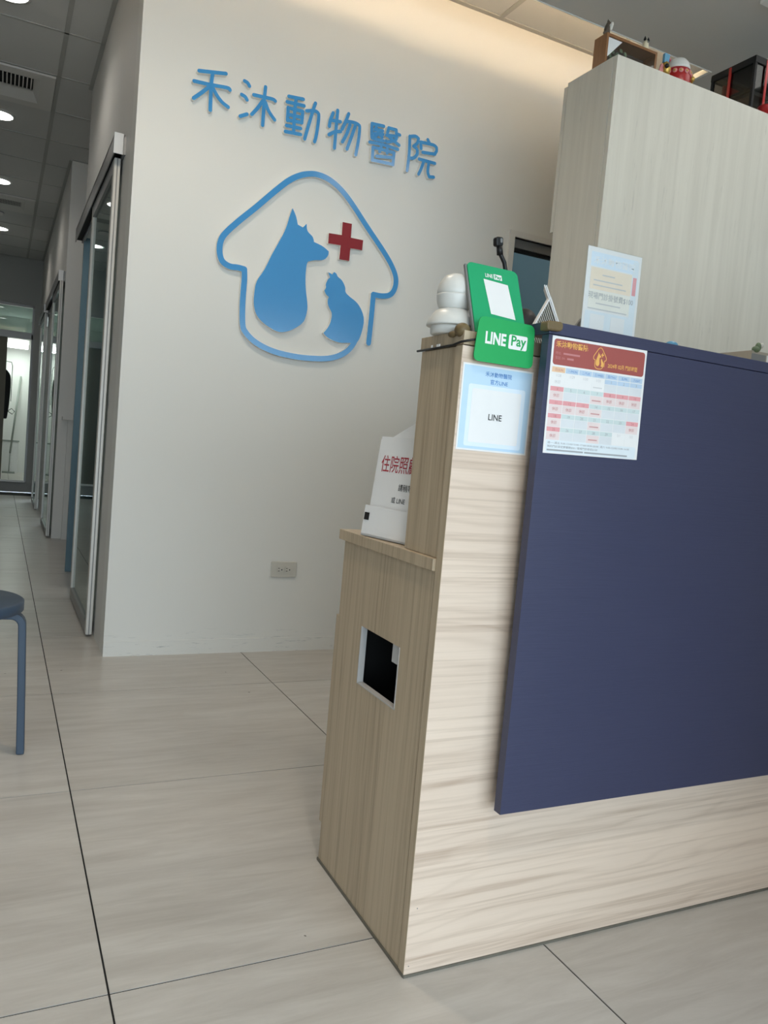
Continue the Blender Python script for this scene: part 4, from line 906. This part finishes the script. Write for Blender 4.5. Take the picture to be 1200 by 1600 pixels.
def body(name, elems, m, parent, res=0.0035, k=1.9):
    mbd = bpy.data.metaballs.new('mb'); mbd.resolution = res; mbd.render_resolution = res; mbd.threshold = 0.3
    for (p, r) in elems:
        e = mbd.elements.new(); e.co = p; e.radius = r*k
    ob = bpy.data.objects.new('mb', mbd); COL.objects.link(ob)
    me = bpy.data.meshes.new_from_object(ob.evaluated_get(bpy.context.evaluated_depsgraph_get())); bpy.data.objects.remove(ob)
    off = WLOC[parent.name]
    for v in me.vertices: v.co = v.co-off
    for p in me.polygons: p.use_smooth = True
    me.materials.clear(); me.materials.append(M[m]); o = bpy.data.objects.new(name, me); COL.objects.link(o); o.parent = parent; WLOC[o.name] = off
    return o
t = thing('husky_figurine', 'tiny husky dog figurine sitting on the left corner of the picture box', 'figurine', (2.045, 2.55, fz1))
x, y, z = 2.042, 2.55, fz1
body('dog_body', [((x, y, z+0.008), 0.009), ((x-0.002, y, z+0.020), 0.009), ((x, y, z+0.031), 0.008), ((x+0.005, y, z+0.042), 0.008), ((x+0.013, y-0.002, z+0.041), 0.004), ((x-0.012, y, z+0.006), 0.005), ((x+0.006, y, z+0.004), 0.005)], 'fur', t)
body('white_chest', [((x+0.009, y-0.010, z+0.034), 0.0065), ((x+0.013, y-0.010, z+0.043), 0.005), ((x+0.008, y-0.010, z+0.022), 0.005)], 'furwhite', t)
MB().lathe([(0.004, 0), (0.0008, 0.009)], (x+0.000, y, z+0.051), 8).build('ear', 'fur', t); MB().lathe([(0.004, 0), (0.0008, 0.009)], (x+0.009, y+0.004, z+0.051), 8).build('ear', 'fur', t)
MB().tube([(x+0.010, y, z+0.002), (x+0.020, y, z+0.005), (x+0.028, y, z+0.001)], 0.0022, 6).build('moss', 'leaf', t)
t = thing('cat_figurine', 'tiny cream figurine with black ears standing on the picture box', 'figurine', (2.234, 2.55, fz1))
x, y, z = 2.240, 2.55, fz1
body('body', [((x, y, z+0.006), 0.010), ((x, y, z+0.016), 0.009), ((x, y, z+0.028), 0.009)], 'cream2', t)
for sx in (-1, 1): MB().lathe([(0.0050, 0), (0.0056, 0.005), (0.001, 0.016)], (x+sx*0.0085, y-0.003, z+0.037), 8).build('ear', 'matblack', t)
MB().ball((x-0.001, y-0.0135, z+0.030), (0.003, 0.003, 0.004), 8, 6).build('face_patch', 'grey', t)

# red lucky ornament with pale dome
t = thing('dome_ornament', 'red and gold ornament under a pale clear dome on the tall cabinet', 'ornament', (2.418, 2.545, KZ))
c0 = (2.418, 2.545, KZ)
MB().lathe([(0.046, 0), (0.052, 0.008), (0.054, 0.050), (0.055, 0.092), (0.051, 0.100)], c0, 36).build('red_drum', 'red', t)
MB().lathe([(0.049, 0.099), (0.0485, 0.112), (0.042, 0.131), (0.030, 0.144), (0.014, 0.151), (0.001, 0.153)], c0, 36).build('dome', 'plastic', t)
for a in (190, 215, 240, 265, 290, 315):
    q_ = math.radians(a); p = V(c0[0]+0.055*math.cos(q_), c0[1]+0.055*math.sin(q_), KZ+0.083)
    MB().ball(p, (0.010, 0.004, 0.009), 12, 8, mx=Matrix.Rotation(q_+math.pi/2, 3, 'Z')).build('rosette', 'pinkp', t)
    MB().ball(p+V(math.cos(q_)*0.004, math.sin(q_)*0.004, 0), (0.005, 0.003, 0.004), 10, 6, mx=Matrix.Rotation(q_+math.pi/2, 3, 'Z')).build('rosette_centre', 'gold', t)
MB().ball((2.472, 2.515, KZ+0.075), 0.011, 14, 10).build('gold_bell', 'gold', t); MB().tube([(2.472, 2.515, KZ), (2.472, 2.515, KZ+0.07)], 0.004, 8).build('bell_stem', 'gold', t)
t = thing('ornament_sign', 'small round pink sign on a stick beside the pale dome', 'ornament', (2.375, 2.56, KZ))
MB().tube([(2.375, 2.56, KZ), (2.375, 2.56, KZ+0.12)], 0.003, 6).build('stick', 'pinkp', t)
MB().lathe([(0.016, 0), (0.018, 0.003), (0.016, 0.006)], (2.375, 2.563, KZ+0.136), 20, mx=Matrix.Rotation(math.pi/2, 3, 'X')).build('disc', 'pinkp', t)
MB().lathe([(0.010, 0), (0.010, 0.002)], (2.375, 2.557, KZ+0.136), 20, mx=Matrix.Rotation(math.pi/2, 3, 'X')).build('disc_centre', 'textred', t)
t = thing('gold_bird', 'small gold and black ornament with a blue top beside the pink sign', 'ornament', (2.345, 2.50, KZ))
body('body', [((2.338, 2.53, KZ+0.020), 0.017), ((2.340, 2.53, KZ+0.050), 0.016), ((2.342, 2.53, KZ+0.082), 0.014), ((2.337, 2.53, KZ+0.100), 0.010)], 'gold', t, 0.005)
MB().prism(roundpoly([(-0.012, 0), (0.012, 0), (0.015, 0.034), (-0.012, 0.036)], 0.004), (V(2.335, 2.53, KZ+0.105), V(1, 0, 0), V(0, 0, 1), V(0, -1, 0)), -0.006, 0.006).build('blue_top', 'bluep', t)
MB().ball((2.330, 2.515, KZ+0.088), 0.009, 10, 8).build('black_patch', 'black', t)
MB().prism(roundpoly([(-0.010, 0), (0.014, 0), (0.028, 0.062), (0.012, 0.07)], 0.006), (V(2.302, 2.53, KZ+0.03), V(1, 0, 0), V(0, 0, 1), V(0, -1, 0)), -0.002, 0.002).build('pale_fan', 'pinkp', t)

# black framed display case
t = thing('display_case', 'black framed glass display case with red posts on the tall cabinet', 'display case', (3.0, 2.58, KZ))
ax0, ax1, ay0, ay1, az1 = 2.768, 3.20, 2.468, 2.700, 2.722
for px in (ax0, ax1-0.012):
    for py in (ay0, ay1-0.012): box(px, px+0.012, py, py+0.012, KZ, az1).build('post', 'matblack', t)
for z0, z1 in ((az1-0.022, az1), (KZ, KZ+0.018)):
    MB().box(ax0-0.002, ax1, ay0-0.002, ay0+0.014, z0, z1).box(ax0-0.002, ax1, ay1-0.014, ay1, z0, z1).box(ax0-0.002, ax0+0.014, ay0+0.014, ay1-0.014, z0, z1).box(ax1-0.014, ax1, ay0+0.014, ay1-0.014, z0, z1).build('rail', 'matblack', t)
box(ax0, ax1, ay0, ay1, az1, az1+0.006).build('top_board', 'matblack', t); box(ax0, ax1, ay0, ay1, KZ, KZ+0.006).build('bottom_board', 'matblack', t)
box(ax0+0.004, ax0+0.006, ay0+0.012, ay1-0.012, KZ+0.018, az1-0.022).build('glass_pane', 'smoke', t); box(ax0+0.012, ax1-0.012, ay0+0.004, ay0+0.006, KZ+0.018, az1-0.022).build('glass_pane', 'smoke', t)
box(ax0-0.004, ax0, 2.590, 2.602, KZ, az1).build('red_ribbon', 'red', t); box(2.83, 2.842, ay0-0.005, ay0-0.002, KZ, az1).build('red_ribbon', 'red', t)
box(ax0+0.05, ax1-0.02, ay1-0.03, ay1-0.02, KZ+0.02, az1-0.03).build('red_back', 'red', t)
box(2.785, 2.791, 2.485, 2.490, KZ+0.05, az1-0.04).build('gold_strip', 'gold', t)
t2 = thing('model_temple', 'small dark model with gold base inside the black display case', 'model', (2.90, 2.58, KZ+0.006))
MB().box(2.80, 3.0, 2.50, 2.65, KZ+0.006, KZ+0.040).box(2.82, 2.98, 2.51, 2.64, KZ+0.110, KZ+0.125).build('plinth', 'grey', t2)
box(2.795, 3.005, 2.495, 2.655, KZ+0.040, KZ+0.048).build('gold_base', 'gold', t2)
for px in (2.83, 2.90, 2.97):
    for py in (2.52, 2.63): MB().tube([(px, py, KZ+0.048), (px, py, KZ+0.11)], 0.006, 8).build('column', 'cream2', t2)
MB().prism([(2.80, 0), (3.0, 0), (2.95, 0.04), (2.85, 0.04)], (V(0, 2.65, KZ+0.125), V(1, 0, 0), V(0, 0, 1), V(0, -1, 0)), 0, 0.15).build('roof', 'matblack', t2)
t = thing('red_cup', 'red cup with a clear rim in front of the display case', 'cup', (2.835, 2.44, KZ))
MB().lathe([(0.030, 0), (0.036, 0.03), (0.038, 0.036)], (2.838, 2.443, KZ), 24).build('cup', 'red', t)
MB().lathe([(0.040, 0.034), (0.041, 0.044), (0.0395, 0.044), (0.0385, 0.034)], (2.838, 2.443, KZ), 24).build('rim', 'clear', t)

# ------------------------------------------------------------------ blue stool, left edge
SX, SY = -0.085, 2.385
t = thing('stool', 'round blue stool with bent legs cut by the left edge', 'stool', (SX, SY, 0))
MB().lathe([(0.001, 0.408), (0.165, 0.408), (0.172, 0.412), (0.172, 0.436), (0.166, 0.440), (0.001, 0.440)], (SX, SY, 0), 48).build('seat', 'bluestool', t)
for k in range(4):
    a = math.radians(-4+90*k); ca, sa = math.cos(a), math.sin(a)
    prof = [(0.060, 0.4065), (0.140, 0.4065)]+[(0.140+0.040*math.sin(q_), 0.3665+0.040*math.cos(q_)) for q_ in [math.radians(g_) for g_ in (15, 30, 45, 60, 75, 90)]]+[(0.186, 0.20), (0.193, 0.001)]
    inn = [(0.060, 0.3865), (0.140, 0.3865)]+[(0.140+0.020*math.sin(q_), 0.3665+0.020*math.cos(q_)) for q_ in [math.radians(g_) for g_ in (15, 30, 45, 60, 75, 90)]]+[(0.166, 0.20), (0.172, 0.001)]
    MB().prism(prof+inn[::-1], (V(SX, SY, 0), V(ca, sa, 0), V(0, 0, 1), V(sa, -ca, 0)), -0.020, 0.020).build('leg', 'bluestool', t, bev=0.003)

# ------------------------------------------------------------------ seated person behind the counter (only the hair bun shows)
px, py = 1.300, 1.93
t = thing('office_stool', 'black round office stool behind the counter, under the seated person', 'stool', (px, py+0.02, 0))
MB().lathe([(0.001, 0.42), (0.17, 0.42), (0.185, 0.44), (0.18, 0.47), (0.001, 0.475)], (px, py+0.02, 0), 32).build('cushion', 'cloth', t)
MB().tube([(px, py+0.02, 0.08), (px, py+0.02, 0.42)], 0.025, 12).build('column', 'aludark', t)
for k in range(5):
    a = 2*math.pi*k/5+0.3
    MB().tube([(px, py+0.02, 0.08), (px+0.24*math.cos(a), py+0.02+0.24*math.sin(a), 0.055)], 0.014, 8).build('leg', 'aludark', t)
    MB().ball((px+0.24*math.cos(a), py+0.02+0.24*math.sin(a), 0.026), 0.025, 12, 8).build('caster', 'black', t)
pr = thing('person', 'person seated behind the counter, only a dark hair bun showing', 'person', (px, py, 0))
def skin(name, nodes, edges, m, root=0):
    me = bpy.data.meshes.new(name); off = WLOC[pr.name]
    me.from_pydata([V(*n[:3])-off for n in nodes], edges, []); o = bpy.data.objects.new(name, me); COL.objects.link(o); o.parent = pr; WLOC[o.name] = off
    o.modifiers.new('skin', 'SKIN'); sd = o.modifiers.new('sub', 'SUBSURF'); sd.levels = 2; sd.render_levels = 2
    if not me.skin_vertices: me.skin_vertices.new()
    for i, n in enumerate(nodes):
        r_ = n[3] if isinstance(n[3], tuple) else (n[3], n[3]); me.skin_vertices[0].data[i].radius = r_
    me.skin_vertices[0].data[root].use_root = True; me.materials.append(M[m])
    for p in me.polygons: p.use_smooth = True
    return o
P0 = [(px, py, 0.56, 0.13), (px, py, 0.70, 0.115), (px, py-0.01, 0.86, (0.135, 0.10)), (px, py-0.02, 1.00, (0.12, 0.08)), (px, py-0.03, 1.06, 0.048), (px, py-0.045, 1.13, 0.055),
      (px-0.17, py-0.02, 0.98, 0.052), (px-0.21, py-0.06, 0.74, 0.040), (px-0.14, py-0.24, 0.78, 0.030), (px+0.17, py-0.02, 0.98, 0.052), (px+0.21, py-0.06, 0.74, 0.040), (px+0.14, py-0.24, 0.78, 0.030),
      (px-0.10, py-0.05, 0.54, 0.085), (px-0.11, py-0.24, 0.53, 0.062), (px-0.11, py-0.26, 0.30, 0.052), (px-0.11, py-0.23, 0.07, 0.035), (px-0.11, py-0.30, 0.035, 0.032),
      (px+0.10, py-0.05, 0.54, 0.085), (px+0.11, py-0.24, 0.53, 0.062), (px+0.11, py-0.26, 0.30, 0.052), (px+0.11, py-0.23, 0.07, 0.035), (px+0.11, py-0.30, 0.035, 0.032)]
E0 = [(0, 1), (1, 2), (2, 3), (3, 4), (4, 5), (3, 6), (6, 7), (7, 8), (3, 9), (9, 10), (10, 11), (0, 12), (12, 13), (13, 14), (14, 15), (15, 16), (0, 17), (17, 18), (18, 19), (19, 20), (20, 21)]
skin('body', P0, E0, 'shirt')
hz = 1.175; hy_ = py-0.055
body('head', [((px, hy_, hz), 0.075), ((px, hy_+0.02, hz+0.03), 0.070), ((px, hy_-0.03, hz-0.045), 0.048), ((px, hy_-0.070, hz-0.012), 0.014)], 'skin', pr, 0.012, 1.5)
body('hair', [((px, hy_+0.025, hz+0.045), 0.078), ((px-0.04, hy_+0.02, hz+0.02), 0.055), ((px+0.04, hy_+0.02, hz+0.02), 0.055), ((px, hy_+0.045, hz-0.02), 0.06)], 'hair', pr, 0.012, 1.55)
for sx in (-1, 1):
    MB().ball((px+sx*0.028, hy_-0.068, hz+0.005), (0.010, 0.006, 0.006), 10, 6).build('eye', 'matblack', pr); MB().ball((px+sx*0.078, hy_+0.0, hz-0.01), (0.008, 0.016, 0.026), 10, 8).build('ear', 'skin', pr)
    hx_ = px+sx*0.125; q0 = V(hx_, py-0.26, 0.785)
    MB().ball(q0+V(0, -0.03, 0), (0.036, 0.045, 0.014), 14, 8).build('palm', 'skin', pr)
    for i in range(4):
        b0 = q0+V((i-1.5)*0.017, -0.068, 0.0); ln = (0.055, 0.066, 0.070, 0.060)[i]
        MB().tube([b0, b0+V(0, -ln*0.5, 0.006), b0+V(0, -ln*0.9, -0.006)], [0.0085, 0.008, 0.006], 8).build('finger', 'skin', pr)
    MB().tube([q0+V(-sx*0.03, -0.02, 0), q0+V(-sx*0.052, -0.045, 0), q0+V(-sx*0.055, -0.07, -0.004)], [0.010, 0.009, 0.007], 8).build('thumb', 'skin', pr)
MB().ball((px, hy_-0.076, hz-0.052), (0.020, 0.006, 0.006), 10, 6).build('mouth', 'textpink', pr)
body('hair_bun', [((1.302, 1.865, 1.326), 0.030), ((1.318, 1.868, 1.325), 0.026), ((1.286, 1.866, 1.323), 0.027), ((1.302, 1.880, 1.300), 0.032), ((1.305, 1.855, 1.341), 0.020)], 'hair', pr, 0.008)
